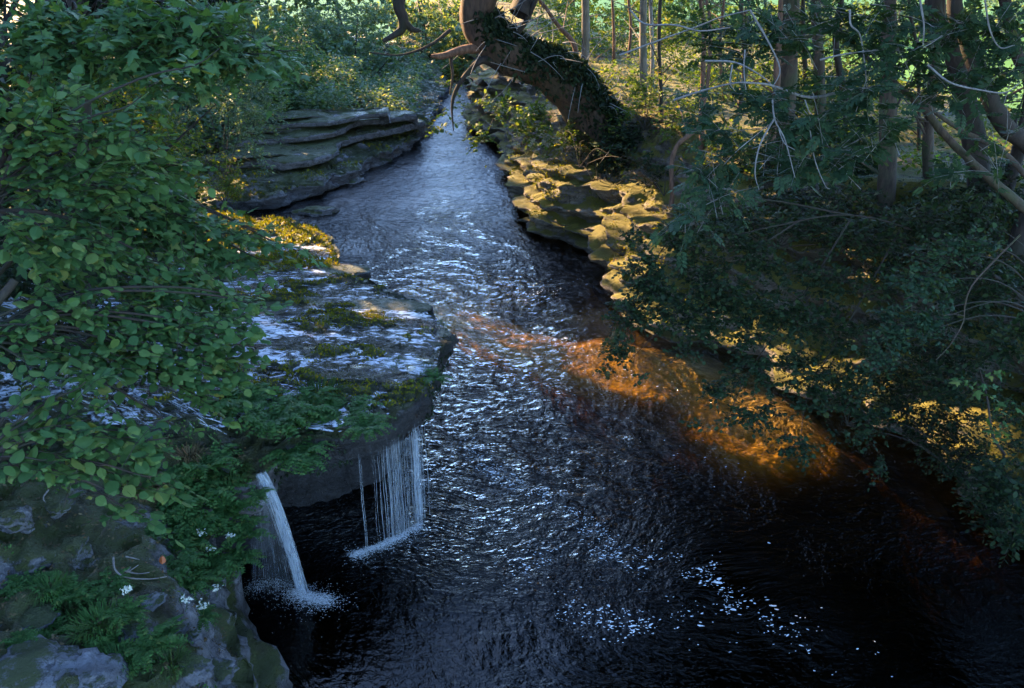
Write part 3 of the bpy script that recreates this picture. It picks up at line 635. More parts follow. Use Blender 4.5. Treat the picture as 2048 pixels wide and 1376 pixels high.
def foliage(root, clumps, kind, size, mat, seed, kind2=None, nobj=0, twigmat=None, trunk_pt=None, tilt=.45, droop=.25, per=11, twr=.004, limbs=True, shaft=True, leafname='leaf', crownname='crown', fade=None, maxr=None):
    A = [[], [], [], []]; TW = []
    lim = Acc()
    for i, (px, py, dep, rx, ry, n) in enumerate(clumps):
        c = at(px, py, dep); k = dep/F; rad = np.array([rx*k, min((rx+ry)*.5*k, maxr or 9), ry*k*1.05])
        o = c-np.array([0, 0, rad[2]*.5]) if trunk_pt is None else np.array(trunk_pt)
        p, d, nn, s, pa = sprays(c, rad, n, size, o, droop, 1.0, tilt, per, seed*100+i)
        for a, b in zip(A, (p, d, nn, s)): a.append(b)
        TW.append(pa)
        if limbs and trunk_pt is not None:
            q = c-o; m1 = o+q*.35+np.array([0, 0, .12*np.linalg.norm(q)]); m2 = o+q*.75+np.array([0, 0, .08*np.linalg.norm(q)])
            tube(lim, smooth_path([o, m1, m2, c, c+q*.12], 5), [.013*dep/7, .010*dep/7, .004], 5)
    P, D, Nn, S = [np.concatenate(a) for a in A]; TW = np.concatenate(TW)
    if shaft:
        k = sun_open(P); P, D, Nn, S = P[k], D[k], Nn[k], S[k]
        k = sun_open(TW[:, 1]); TW = TW[k]
    if nobj:
        px, py, dep = in_px(P); vis = (px > 5) & (px < 2043) & (py > 5) & (py < 1371) & (dep > .5)
        score = np.where(vis, S/np.maximum(dep, .5), 0); pick = np.argsort(-score)[:nobj]
        mask = np.zeros(len(P), bool); mask[pick] = True
        leaf_objects(root, kind, P[mask], D[mask], Nn[mask], S[mask], mat, leafname)
        P, D, Nn, S = P[~mask], D[~mask], Nn[~mask], S[~mask]
    if len(P):
        o = link(crownname, leaves_mesh(crownname, kind2 or kind, P, D, Nn, S, mat), root); o['kind'] = 'stuff'
    if twigmat is not None and len(TW):
        link('twigs', twigs_mesh('twigs', TW, twr, twigmat), root)['kind'] = 'stuff'
        if lim.n: link('limb', lim.mesh('limb', twigmat), root)
    return P
def trunk_part(root, pts, rad, mat, name='trunk', seg=10, bump=.12, s=0, n=8):
    a = Acc(); tube(a, smooth_path(pts, n), rad, seg, bump, s); return link(name, a.mesh(name, mat), root)

# ===== the near foliage at the left =========================================================
# (px, py, depth, rx, ry, leaves)
t = empty('sycamore_tree', tuple(hitz(150, 640, 2.2)), 'sycamore with broad lobed leaves and dark trunk filling the upper left', 'tree')
b0 = np.array(t.location)
tp = [b0+[0, 0, -.2], at(158, 400, 12.5), at(160, 200, 12.), at(150, 60, 11.5), at(140, -150, 11)]
trunk_part(t, tp, [.22, .17, .15, .12], M['bark_dark'])
foliage(t, [(120, 70, 8.5, 110, 70, 420), (260, 60, 8.0, 110, 65, 420), (400, 70, 8.2, 100, 60, 380), (480, 100, 8.6, 80, 45, 240), (340, 130, 8.2, 90, 45, 260), (540, 95, 9.2, 40, 22, 60), (60, 160, 8.2, 70, 70, 160), (190, 120, 8.6, 70, 60, 160), (90, 30, 8.6, 120, 50, 250), (330, 20, 8.4, 200, 30, 300)],
        'maple', .175, M['leaf_teal'], 11, nobj=300, twigmat=M['bark_dark'], trunk_pt=at(150, 60, 11.5), tilt=.38, maxr=.9)
t = empty('sycamore_tree', tuple(hitz(-60, 900, 2.4)), 'young sycamore reaching lobed leaves over the sunlit mossy shelf', 'tree')
trunk_part(t, [np.array(t.location), at(-40, 560, 8.6), at(0, 380, 8.2), at(40, 200, 8.0)], [.09, .06, .04], M['bark_dark'])
foliage(t, [(330, 400, 8.6, 90, 60, 260), (230, 380, 8.2, 80, 60, 240), (420, 460, 8.8, 75, 42, 170), (500, 455, 9.0, 50, 26, 60), (565, 492, 9.2, 45, 16, 34), (300, 470, 8.4, 90, 55, 260), (180, 440, 8.0, 90, 60, 240), (400, 500, 8.8, 80, 40, 140), (90, 440, 7.6, 80, 60, 200), (500, 510, 9.1, 60, 18, 40)],
        'maple', .165, M['leaf_teal'], 12, nobj=260, twigmat=M['bark_dark'], trunk_pt=at(0, 380, 8.2), tilt=.36, maxr=.8)
t = empty('hazel_tree', tuple(hitz(-120, 1000, 2.6)), 'hazel with soft rounded leaves in the middle of the left edge', 'tree')
trunk_part(t, [np.array(t.location), at(-100, 650, 6.8), at(-40, 420, 6.6), at(40, 240, 6.5)], [.08, .05, .03], M['bark_dark'])
foliage(t, [(60, 250, 6.4, 80, 70, 240), (180, 290, 6.8, 90, 60, 280), (110, 200, 6.6, 90, 40, 90), (290, 300, 7.4, 70, 50, 180), (70, 340, 6.6, 80, 60, 200), (180, 370, 7.0, 90, 50, 220), (60, 480, 6.4, 80, 60, 160), (160, 500, 6.8, 90, 60, 240), (260, 560, 7.2, 90, 60, 260), (370, 560, 7.6, 80, 50, 220), (340, 330, 7.8, 60, 36, 100), (390, 130, 6.8, 42, 22, 24), (250, 215, 6.8, 50, 24, 34), (430, 600, 7.8, 60, 40, 110)],
        'oval', .118, M['leaf_hazel'], 13, nobj=300, twigmat=M['bark_dark'], trunk_pt=at(-40, 420, 6.6), tilt=.42, maxr=.8)
t = empty('lime_tree', tuple(hitz(-150, 1150, 2.6)), 'lime branches with pointed oval leaves hanging over the stream on the shelf', 'tree')
trunk_part(t, [np.array(t.location), at(-130, 850, 6.2), at(-60, 680, 6.1), at(30, 560, 6.2)], [.07, .045, .03], M['bark_dark'])
foliage(t, [(120, 600, 6.4, 80, 45, 130), (230, 640, 6.7, 90, 50, 220), (340, 640, 7.0, 90, 50, 240), (430, 660, 7.2, 80, 50, 220), (470, 590, 7.4, 45, 26, 60), (260, 720, 6.7, 90, 45, 170), (370, 730, 7.0, 80, 45, 180), (440, 740, 7.2, 55, 36, 90), (150, 700, 6.4, 80, 40, 110), (60, 650, 6.1, 55, 40, 60), (390, 790, 7.1, 45, 22, 34), (60, 730, 6.0, 50, 26, 34), (480, 690, 7.3, 36, 30, 50), (530, 612, 7.6, 16, 10, 6), (330, 840, 6.8, 26, 16, 10)],
        'oval', .118, M['leaf_hazel'], 14, nobj=300, twigmat=M['bark_dark'], trunk_pt=at(-60, 680, 6.1), tilt=.45, maxr=.7)
t = empty('hazel_tree', tuple(hitz(-160, 1300, 2.6)), 'lowest hazel branch with large leaves above the litter at lower left', 'tree')
trunk_part(t, [np.array(t.location), at(-120, 1050, 5.6), at(-40, 930, 5.5), at(60, 870, 5.6)], [.05, .03, .02], M['bark_dark'])
foliage(t, [(60, 840, 5.6, 60, 34, 66), (150, 850, 5.7, 70, 36, 84), (240, 860, 5.9, 70, 36, 90), (80, 920, 5.5, 60, 36, 60), (190, 930, 5.8, 70, 36, 70), (280, 950, 6.0, 50, 40, 60), (260, 1020, 6.0, 36, 30, 24), (60, 780, 5.6, 46, 20, 24), (150, 780, 5.8, 60, 20, 34), (300, 880, 6.0, 26, 20, 16), (235, 990, 5.9, 40, 30, 30)],
        'oval', .118, M['leaf_hazel'], 15, nobj=300, twigmat=M['bark_dark'], trunk_pt=at(-40, 930, 5.5), tilt=.42, maxr=.6)
# ===== left middle distance shrubs ==========================================================
def shrub(name, label, cat, clumps, kind, size, mat, seed, group=None, tilt=.7, base=None, twm='bark_dark', nobj=0, **kw):
    c = clumps[0]; b = at(c[0], c[1]+c[4], c[2]) if base is None else np.array(base)
    t = empty(name, tuple(b), label, cat, group)
    a = Acc()
    for cl in clumps[:6]:
        e = at(cl[0], cl[1], cl[2]); m = b*.5+e*.5+[0, 0, .2]
        tube(a, smooth_path([b+[0, 0, -.25], m, e], 5), [.012, .009, .004], 5, .1)
    link('stem', a.mesh('stem', M[twm]), t)
    foliage(t, clumps, kind, size, mat, seed, twigmat=M[twm], limbs=False, tilt=tilt, nobj=nobj, **kw); return t
shrub('hawthorn_bush', 'fine leaved pale bush standing left of the far rock shelf', 'bush',
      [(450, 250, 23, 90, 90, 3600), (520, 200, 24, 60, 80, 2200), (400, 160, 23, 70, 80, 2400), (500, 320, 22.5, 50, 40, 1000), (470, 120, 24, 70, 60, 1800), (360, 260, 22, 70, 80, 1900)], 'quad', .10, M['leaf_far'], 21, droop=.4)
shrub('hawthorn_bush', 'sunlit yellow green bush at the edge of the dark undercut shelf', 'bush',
      [(450, 345, 20.5, 36, 46, 800), (410, 372, 20, 50, 30, 700), (470, 380, 20.5, 26, 24, 300), (390, 290, 21, 50, 60, 700), (350, 365, 20, 50, 20, 300)], 'quad', .075, M['leaf_sunlit'], 22)
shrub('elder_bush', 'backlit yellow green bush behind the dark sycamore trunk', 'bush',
      [(240, 200, 17, 90, 80, 1600), (120, 160, 16, 80, 100, 1500), (320, 280, 18, 80, 70, 1400), (180, 320, 16, 110, 60, 1500), (60, 320, 15, 70, 90, 1200)], 'quad', .11, M['leaf_sunlit'], 23)
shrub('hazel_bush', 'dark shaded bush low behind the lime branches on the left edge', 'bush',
      [(90, 560, 11, 100, 90, 1100), (220, 480, 12, 110, 70, 1100), (60, 680, 9.6, 90, 60, 700), (350, 420, 14, 80, 40, 600), (250, 620, 11, 60, 30, 240)], 'ovals', .11, M['leaf_shaded'], 24)
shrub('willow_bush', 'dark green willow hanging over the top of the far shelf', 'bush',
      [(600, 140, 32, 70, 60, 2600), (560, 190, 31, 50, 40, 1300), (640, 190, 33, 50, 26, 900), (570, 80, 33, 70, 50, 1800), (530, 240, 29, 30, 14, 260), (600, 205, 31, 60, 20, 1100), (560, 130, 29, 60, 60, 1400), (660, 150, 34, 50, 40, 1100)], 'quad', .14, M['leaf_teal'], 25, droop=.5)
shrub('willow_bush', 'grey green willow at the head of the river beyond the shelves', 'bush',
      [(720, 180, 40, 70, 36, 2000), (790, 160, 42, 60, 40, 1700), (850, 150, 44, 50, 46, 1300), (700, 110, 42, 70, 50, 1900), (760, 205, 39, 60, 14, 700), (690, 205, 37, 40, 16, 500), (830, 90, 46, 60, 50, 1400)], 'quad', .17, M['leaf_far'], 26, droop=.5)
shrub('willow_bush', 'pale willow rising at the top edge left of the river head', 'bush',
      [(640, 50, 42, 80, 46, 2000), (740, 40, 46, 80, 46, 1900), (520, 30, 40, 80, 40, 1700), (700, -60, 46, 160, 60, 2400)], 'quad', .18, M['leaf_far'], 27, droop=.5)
shrub('alder_bush', 'dull green bush beside the narrow upstream bend', 'bush',
      [(880, 190, 43, 30, 30, 700), (910, 150, 44, 40, 60, 1200), (940, 200, 41, 26, 24, 500), (900, 60, 46, 60, 60, 1500)], 'quad', .16, M['leaf_wood'], 28)

# ===== tall trees: trunks in view or beside the view, crowns above ==========================
def tall_tree(name, label, x, y, z0, h, r, blobs, mat, leafmat, seed, lean=(0, 0), group=None, lsize=.345, branchn=7, twigless=False):
    """blobs: (dx, dy, z, rx, rz, n) crown masses relative to the trunk foot"""
    t = empty(name, (x, y, z0), label, 'tree', group); r_ = np.random.default_rng(seed); b = np.array([x, y, z0])
    pts = [b+[0, 0, -.4]]+[b+np.array([lean[0]*k/4+r_.normal()*.10, lean[1]*k/4+r_.normal()*.10, h*k/4]) for k in range(1, 5)]
    a = Acc(); pp = smooth_path(pts, 8); tube(a, pp, [r*1.25, r, r*.85, r*.7, r*.35], 10, .12, seed); link('trunk', a.mesh('trunk', mat), t)
    A = [[], [], [], []]; br = Acc()
    for i, (dx, dy, z, rx, rz, n) in enumerate(blobs):
        c = b+np.array([dx, dy, z]); k = int(np.clip(.55*z/h*len(pp), 3, len(pp)-1)); s = pp[k]
        tube(br, smooth_path([s, s*.5+c*.5+[0, 0, .3], c], 5), [r*.45, r*.25, .02], 6, .1, seed+i)
        p, d, nn, s_, pa = sprays(c, np.array([rx, rx, rz]), n, lsize, None, .2, .6, .8, 6, seed*50+i, shell=.15)
        for q, v in zip(A, (p, d, nn, s_)): q.append(v)
    if br.n: link('limb', br.mesh('limb', mat), t)
    if blobs:
        P, D, Nn, S = [np.concatenate(q) for q in A]; k = sun_open(P, 2.0, 1, .38); P, D, Nn, S = P[k], D[k], Nn[k], S[k]
        px, py, dep = in_px(P); vis = (py > -60) & (py < 1400) & (dep > 0) & (px > -60) & (px < 2100) & (dep < 24)
        k = ~vis
        link('crown', leaves_mesh('crown', 'clump', P[k], D[k], Nn[k], S[k]*2.0, leafmat), t)['kind'] = 'stuff'
    return t
# the left row, mostly above the frame: it shades the gorge
rowL = [(-9.5, 1, 15), (-13.5, 12, 17), (-14, 18, 19), (-14.5, 24, 20), (-15, 30, 21), (-16, 36, 21), (-17, 42, 22), (-18, 49, 22), (-20, 56, 22), (-23, 63, 22), (-20, 21, 21), (-21, 33, 22), (-22, 45, 23), (-16, 6, 15), (-26, 54, 23)]
desc = ['tall tree left of and above the lower left bank', 'tall ash rooted left of the lime branches', 'tall tree behind the left hazel leaves', 'tall tree behind the fine leaved left bush', 'tall tree behind the yellow green left bush', 'tall tree left of the far rock shelves', 'tall tree behind the far willow', 'tall tree beyond the shelves at upper left', 'distant tall tree at the upper left', 'most distant tall tree at the upper left', 'inner tall tree behind the left bushes', 'inner tall tree behind the far willow', 'inner tall tree beyond the shelves', 'tall tree nearest the camera beyond the left edge', 'farthest inner tall tree at the left']
for i, ((x, y, h), dsc) in enumerate(zip(rowL, desc)):
    bl = []
    r_ = np.random.default_rng(200+i)
    for k in range(22):
        bl.append((r_.uniform(-2.8, 2.8), r_.uniform(-3.8, 3.8), h*(.18+.82*k/21), r_.uniform(2.1, 2.9), r_.uniform(1.5, 2.0), 280))
    tall_tree('ash_tree', dsc, x, y, 3.2, h, .22, bl, M['bark_dark'], M['leaf_shaded'], 200+i, group='tall trees on the left bank')
# understorey filling the left bank, added to block low sun under the tall trees
for i, (x, y, z, rx, rz, n_, lm, l_) in enumerate([(-9.5, 9.5, 4.2, 2.4, 2.0, 900, 'leaf_shaded', 'unseen thicket added to block sun left of the lowest hazel branch'), (-10, 13.5, 4.5, 2.6, 2.4, 1000, 'leaf_shaded', 'thicket behind the lime branches'), (-11, 18, 4.6, 2.8, 2.6, 1100, 'leaf_shaded', 'thicket behind the middle hazel'), (-11.5, 23, 4.8, 2.8, 2.6, 1100, 'leaf_far', 'bushy thicket behind the backlit elder'), (-12.5, 28, 4.8, 3.0, 2.6, 1100, 'leaf_far', 'bushy thicket left of the willow'), (-12, 34, 5, 3.2, 2.8, 1100, 'leaf_far', 'bushy thicket behind the willow'), (-12.5, 40, 5.2, 3.4, 3, 1100, 'leaf_far', 'far bushy thicket beyond the willow'), (-8.5, 44, 3.9, 3.4, 2.0, 1200, 'leaf_far', 'rounded far thicket above the shelves'), (-16, 10, 6, 3, 4, 1200, 'leaf_shaded', 'tall thicket at the near left'), (-14, 16, 6.5, 3, 4, 1200, 'leaf_shaded', 'tall thicket behind the sycamore')]):
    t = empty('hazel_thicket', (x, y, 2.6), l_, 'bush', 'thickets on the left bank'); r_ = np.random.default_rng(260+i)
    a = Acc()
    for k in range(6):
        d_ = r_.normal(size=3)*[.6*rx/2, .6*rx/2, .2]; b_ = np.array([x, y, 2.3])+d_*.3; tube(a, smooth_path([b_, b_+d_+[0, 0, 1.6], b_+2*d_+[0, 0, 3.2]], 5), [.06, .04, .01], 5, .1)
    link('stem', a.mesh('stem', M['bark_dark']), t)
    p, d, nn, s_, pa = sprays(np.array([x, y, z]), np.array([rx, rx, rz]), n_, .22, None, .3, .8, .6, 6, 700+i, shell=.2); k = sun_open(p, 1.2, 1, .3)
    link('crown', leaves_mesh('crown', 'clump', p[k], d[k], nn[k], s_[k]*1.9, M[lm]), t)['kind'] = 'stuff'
# trees closing the view beyond the bend
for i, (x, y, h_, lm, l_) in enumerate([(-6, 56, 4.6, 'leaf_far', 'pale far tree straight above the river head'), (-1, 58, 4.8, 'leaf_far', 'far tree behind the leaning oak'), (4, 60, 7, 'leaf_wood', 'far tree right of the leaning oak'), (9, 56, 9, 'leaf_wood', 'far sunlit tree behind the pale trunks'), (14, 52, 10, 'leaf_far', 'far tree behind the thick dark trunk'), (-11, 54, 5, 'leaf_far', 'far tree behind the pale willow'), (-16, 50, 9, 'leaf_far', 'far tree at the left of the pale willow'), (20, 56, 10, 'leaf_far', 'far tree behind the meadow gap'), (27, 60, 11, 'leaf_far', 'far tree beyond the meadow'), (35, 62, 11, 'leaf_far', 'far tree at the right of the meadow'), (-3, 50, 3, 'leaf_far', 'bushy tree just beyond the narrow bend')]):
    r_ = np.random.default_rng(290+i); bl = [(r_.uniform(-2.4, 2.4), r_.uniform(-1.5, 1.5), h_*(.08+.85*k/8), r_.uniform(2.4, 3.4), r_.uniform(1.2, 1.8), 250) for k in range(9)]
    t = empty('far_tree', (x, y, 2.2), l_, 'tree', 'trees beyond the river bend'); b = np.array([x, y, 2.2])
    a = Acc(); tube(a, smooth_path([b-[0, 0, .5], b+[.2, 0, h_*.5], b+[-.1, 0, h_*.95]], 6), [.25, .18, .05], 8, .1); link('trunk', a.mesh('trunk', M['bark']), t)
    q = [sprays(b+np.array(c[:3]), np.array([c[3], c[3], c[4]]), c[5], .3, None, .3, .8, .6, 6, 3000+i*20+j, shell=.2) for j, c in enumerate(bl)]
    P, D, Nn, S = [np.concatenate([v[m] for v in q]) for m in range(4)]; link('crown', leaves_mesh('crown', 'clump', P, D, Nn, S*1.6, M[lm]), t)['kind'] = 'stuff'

# ===== the great leaning oak on the right bank ==============================================
by = 23.0
t = empty('leaning_oak', tuple(hity(1215, 345, by)), 'massive oak leaning from the right bank over the river, its back thick with ivy', 'tree')
ctr = [(1255, 370, by, .66), (1222, 300, by, .62), (1172, 222, by-.2, .56), (1110, 158, by-.6, .50), (1042, 120, by-1, .46), (985, 85, by-1.3, .46), (958, 40, by-1.4, .43), (962, -20, by-1.5, .41), (985, -110, by-1.6, .38), (1000, -260, by-1.8, .3), (1020, -420, by-2, .2)]
path = [hity(a, b, c) for a, b, c, _ in ctr]; rads = [r for *_, r in ctr]
a = Acc(); tube(a, smooth_path(path, 8), rads, 40, .30, 5); link('trunk', a.mesh('trunk', M['bark_oak']), t)
def limb(pts, rad, mat='bark', name='limb', parent=None, seg=7, bump=.12):
    a = Acc(); tube(a, smooth_path([hity(*p) for p in pts], 6), rad, seg, bump, int(pts[0][0])); return link(name, a.mesh(name, M[mat]), parent or t)
limb([(965, 95, 21.6), (925, 100, 21.2), (885, 112, 21), (862, 112, 20.8)], [.16, .11, .09, .04], 'bark_red')
limb([(905, 105, 21.1), (902, 120, 21.1), (905, 150, 21.1), (900, 190, 21.2)], [.06, .04, .02], 'bark')
limb([(1005, 140, 21.8), (968, 120, 21.3), (935, 145, 21), (912, 180, 21), (904, 215, 21.1), (907, 262, 21.2)], [.12, .10, .06, .05, .035, .012], 'bark_dark')
limb([(1010, 90, 21.8), (1040, 60, 21.6), (1060, 25, 21.5), (1090, -40, 21.4)], [.10, .07, .06, .05], 'bark_dark')
limb([(965, -60, 21.5), (900, -90, 21), (830, -60, 20.5), (798, 0, 20.2), (806, 40, 20.2), (800, 62, 20.2), (766, 82, 20)], [.28, .24, .2, .15, .13, .10, .04], 'bark_dark')
limb([(808, 44, 20.2), (824, 58, 20.3), (842, 62, 20.3)], [.11, .07, .03], 'bark_dark')
limb([(900, 60, 20.6), (860, 90, 20.2), (800, 110, 20), (740, 105, 19.8)], [.05, .03, .015], 'bark_dark')
limb([(1040, 30, 21.6), (1075, -60, 22), (1140, -160, 22.5)], [.3, .25, .15], 'bark_dark')
# ivy and twigs on the upper side of the trunk
n = 13000; k = rng.random(n); cp = smooth_path(path[:8], 12); idx = (k**1.1*(len(cp)-1)*.93).astype(int); base = cp[idx]
rr = np.interp(idx, np.linspace(0, len(cp)-1, 8), rads[:8])
TT = unit(np.gradient(cp, axis=0))[idx]; dirv = unit(rng.normal(size=(n, 3))+np.array([1.0, -.1, .75])*1.25); dirv = unit(dirv-TT*np.sum(dirv*TT, 1)[:, None])
bul = (1+.95*np.clip(1-k*1.1, 0, 1)*rng.random(n)+.25*rng.random(n))*(1+.25*vnoise(base*1.6, 4))
Pi = base+dirv*(rr*bul)[:, None]
keep = (Pi[:, 0] > base[:, 0]-.25*rr) | (k < .3)
Pi, dv, TTk = Pi[keep], dirv[keep], TT[keep]
me = leaves_mesh('ivy', 'hex', Pi, unit(-TTk*.6+rng.normal(size=Pi.shape)*.6-np.array([0, 0, .4])), dv+rng.normal(size=Pi.shape)*1.2, rng.uniform(.05, .18, len(Pi)), M['ivy'])
link('ivy', me, t)['kind'] = 'stuff'
a = Acc()
for i in range(110):
    j = rng.integers(len(Pi)); s0 = Pi[j]; d0 = unit(dv[j]*.7+rng.normal(size=3)*.6+np.array([0, -.5, 0])); L_ = rng.uniform(.5, 1.5); bend = rng.normal(size=3)*.35-np.array([0, 0, .3])
    tube(a, smooth_path([s0, s0+d0*L_*.4+bend*.15, s0+d0*L_*.75+bend*.5, s0+d0*L_+bend], 4), [.014, .010, .004], 4)
link('bare_twig', a.mesh('bare_twig', M['twig_pale']), t)['kind'] = 'stuff'
foliage(t, [(1010, 230, 23, 60, 36, 420), (1060, 250, 23.5, 60, 40, 480), (960, 240, 23, 36, 26, 160), (900, 200, 21.5, 36, 40, 150), (870, 250, 21.5, 26, 14, 44), (1000, 280, 23.5, 50, 26, 260), (880, 160, 21.5, 40, 30, 130), (930, 130, 21.2, 40, 26, 90), (820, 150, 21.5, 60, 36, 120), (860, 60, 21.5, 50, 30, 100), (1130, 280, 22, 50, 26, 260), (1050, 300, 23, 36, 20, 200), (990, 210, 24, 50, 30, 320), (960, 270, 25, 30, 20, 160), (1080, 210, 24, 40, 30, 260)],
        'oval', .15, M['leaf_wood'], 31, kind2='ovals', nobj=120, twigmat=M['bark_dark'], limbs=False, tilt=.5, twr=.006)
# its high crown, above the frame, darkens the near water's right half
A_ = [[], [], [], []]
for i, (x, y, z, rx, rz, n_) in enumerate([(3.4, 22, 13, 3.0, 3.4, 1300), (1.9, 20, 15, 2.2, 2.4, 900), (4.2, 17.5, 13, 3.0, 3.2, 1400), (7, 21, 14, 3.4, 3.4, 1400), (7.2, 16.5, 12.5, 3.0, 3.4, 1300), (4.5, 19.5, 18, 3.4, 2.6, 1200), (2.6, 16, 16, 2.2, 2.2, 800), (9.5, 17.5, 13, 2.8, 3, 1200), (5, 26, 12.5, 3, 3.2, 1200)]):
    p, d, nn, s_, pa = sprays(np.array([x, y, z]), np.array([rx, rx, rz]), n_, .28, None, .2, .6, .8, 6, 900+i, shell=.15)
    for q, v in zip(A_, (p, d, nn, s_)): q.append(v)
Pc, Dc, Nc, S_c = [np.concatenate(q) for q in A_]; kk = sun_open(Pc, 2.0, 1, .38)
link('crown', leaves_mesh('crown', 'clump', Pc[kk], Dc[kk], Nc[kk], S_c[kk]*2, M['leaf_shaded']), t)['kind'] = 'stuff'

# ===== the right-hand wood: each trunk traced from its own place ============================
wood = [
 # (points px,py ; y ; radii ; material ; label)
 ([(1168, 300), (1168, 170), (1172, 60), (1170, -60), (1180, -200)], 28, [.15, .14, .13], 'bark_pale', 'straight pale trunk just right of the leaning oak lit by sun'),
 ([(1162, 280), (1158, 190), (1150, 95), (1120, 55), (1095, 20), (1060, -60)], 27, [.11, .09, .06], 'bark_red', 'thin crooked reddish stem leaning left beside the pale straight trunk'),
 ([(1290, 330), (1288, 200), (1286, 60), (1290, -100)], 25, [.13, .12, .10], 'bark_pale', 'pale upright trunk in the middle of the sunlit saplings'),
 ([(1302, 330), (1300, 230), (1305, 120), (1300, -60)], 26, [.08, .07, .06], 'twig_pale', 'slim grey stem close right of the middle pale trunk'),
 ([(1320, 320), (1322, 200), (1318, 80), (1325, -80)], 22, [.07, .06, .05], 'bark_dark', 'dark thin trunk between the sunlit saplings'),
 ([(1215, 320), (1222, 200), (1228, 90), (1222, -60)], 30, [.08, .07, .05], 'bark_red', 'thin reddish pole behind the ivy covered oak'),
 ([(1402, 330), (1404, 200), (1408, 60), (1398, -60)], 20, [.07, .06, .05], 'bark_red', 'sun reddened sapling stem above the curved golden stem'),
 ([(1345, 385), (1343, 330), (1355, 290), (1388, 262), (1405, 220), (1418, 140), (1420, 40), (1410, -60)], 17.5, [.055, .05, .045, .035], 'bark_red', 'curved golden stem bending right above the rock ledge'),
 ([(1560, 420), (1568, 260), (1575, 150), (1580, 40), (1590, -100)], 18, [.25, .22, .2, .18], 'bark', 'thick dark trunk with sunlit left edge in the wood'),
 ([(1540, 300), (1552, 190), (1556, 100), (1560, 40), (1566, -60)], 17.6, [.09, .08, .06], 'bark_red', 'reddish stem added as the sunlit left edge of the thick dark trunk'),  # stands in for the sun on the thick trunk's left side
 ([(1640, 330), (1640, 200), (1636, 90), (1632, 10), (1636, -90)], 19, [.14, .13, .12], 'bark', 'upright red brown trunk right of the thick dark trunk'),
 ([(1700, 330), (1690, 200), (1672, 80), (1690, -40)], 21, [.11, .10, .08], 'bark_dark', 'forked dark trunk left of the meadow gap'),
 ([(1770, 430), (1775, 300), (1776, 190), (1778, 60), (1790, -80)], 15.5, [.19, .16, .14], 'bark', 'grey brown trunk at the left side of the meadow gap'),
 ([(1860, 400), (1856, 300), (1862, 200), (1880, 40), (1890, -80)], 16.5, [.12, .11, .09], 'bark', 'leaning trunk in front of the green meadow'),
 ([(1836, 340), (1838, 220), (1834, 100), (1820, -60)], 20, [.05, .045, .04], 'bark_dark', 'thin black pole in front of the green meadow'),
 ([(1965, 420), (1950, 300), (1930, 200), (1905, 90), (1870, -40)], 14.5, [.26, .22, .2, .16], 'bark_dark', 'stout dark trunk leaning left at the right edge'),
 ([(2080, 330), (2010, 250), (1960, 150), (1930, 60), (1910, -60)], 13.5, [.16, .15, .14, .12], 'bark_dark', 'dark trunk slanting up from the right edge across the meadow'),
 ([(2060, 200), (2030, 100), (2010, 0), (2000, -100)], 14, [.12, .1, .09], 'bark_dark', 'dark upright stem at the upper right corner'),
 ([(1480, 360), (1478, 240), (1490, 120), (1484, -40)], 23, [.09, .08, .07], 'bark', 'brown stem left of the thick dark trunk'),
 ([(1445, 340), (1450, 220), (1440, 100), (1452, -40)], 27, [.07, .06, .05], 'bark_red', 'faint reddish stem deep in the sunlit saplings'),
 ([(1255, 300), (1250, 180), (1262, 60), (1258, -40)], 31, [.07, .06, .05], 'bark_red', 'faint sunlit stem far behind the bare pale twigs'),
 ([(1605, 300), (1612, 180), (1606, 60), (1610, -40)], 26, [.09, .08, .07], 'bark_dark', 'slender dark stem between the two thick trunks'),
]
for i, (pts, y, rad, mat, lab) in enumerate(wood):
    P0 = [hity(a, b, y) for a, b in pts]; g = float(right_top(P0[0][0], P0[0][1])); g = min(P0[0][2], 3.8)-.3
    b = np.array([P0[0][0], P0[0][1], g]); t = empty('wood_tree', tuple(b), lab, 'tree', 'trees in the right hand wood')
    top_ = P0[-1]+np.array([random.uniform(-.4, .4), random.uniform(0, .6), 4.5])
    trunk_part(t, [b]+P0+[top_], list(rad)+[rad[-1]*.5], M[mat], s=i)
    # side branches
    a = Acc(); r_ = np.random.default_rng(400+i)
    sp_ = smooth_path([b]+P0, 5)
    for k in range(6):
        s = sp_[r_.integers(len(sp_)//3, len(sp_))]; d = unit(np.array([r_.normal(), r_.normal()*.6, .45])); L_ = r_.uniform(.6, 1.8)
        tube(a, smooth_path([s, s+d*L_*.5, s+d*L_+[0, 0, -.1]], 4), [rad[-1]*.35, .012, .005], 5)
    link('branch', a.mesh('branch', M[mat if mat != 'twig_pale' else 'bark_pale']), t)['kind'] = 'stuff'
    c = np.array(top_); A = []
    # crown above frame
    blobs = [(c+[r_.uniform(-1.5, 1.5), r_.uniform(-1.2, 1.8), r_.uniform(-.8, 3)], r_.uniform(1.6, 2.3)) for _ in range(4)]
    q = [sprays(cc, np.array([rx, rx, rx*.8]), 260, .26, None, .2, .6, .8, 6, 5000+i*10+j, shell=.15) for j, (cc, rx) in enumerate(blobs)]
    P, D, Nn, S = [np.concatenate([v[m] for v in q]) for m in range(4)]
    px, py, dep = in_px(P); kk = sun_open(P, 2., 1, .35) & (py < -40); P, D, Nn, S = P[kk], D[kk], Nn[kk], S[kk]
    link('crown', leaves_mesh('crown', 'clump', P, D, Nn, S*2.0, M['leaf_shaded']), t)['kind'] = 'stuff'
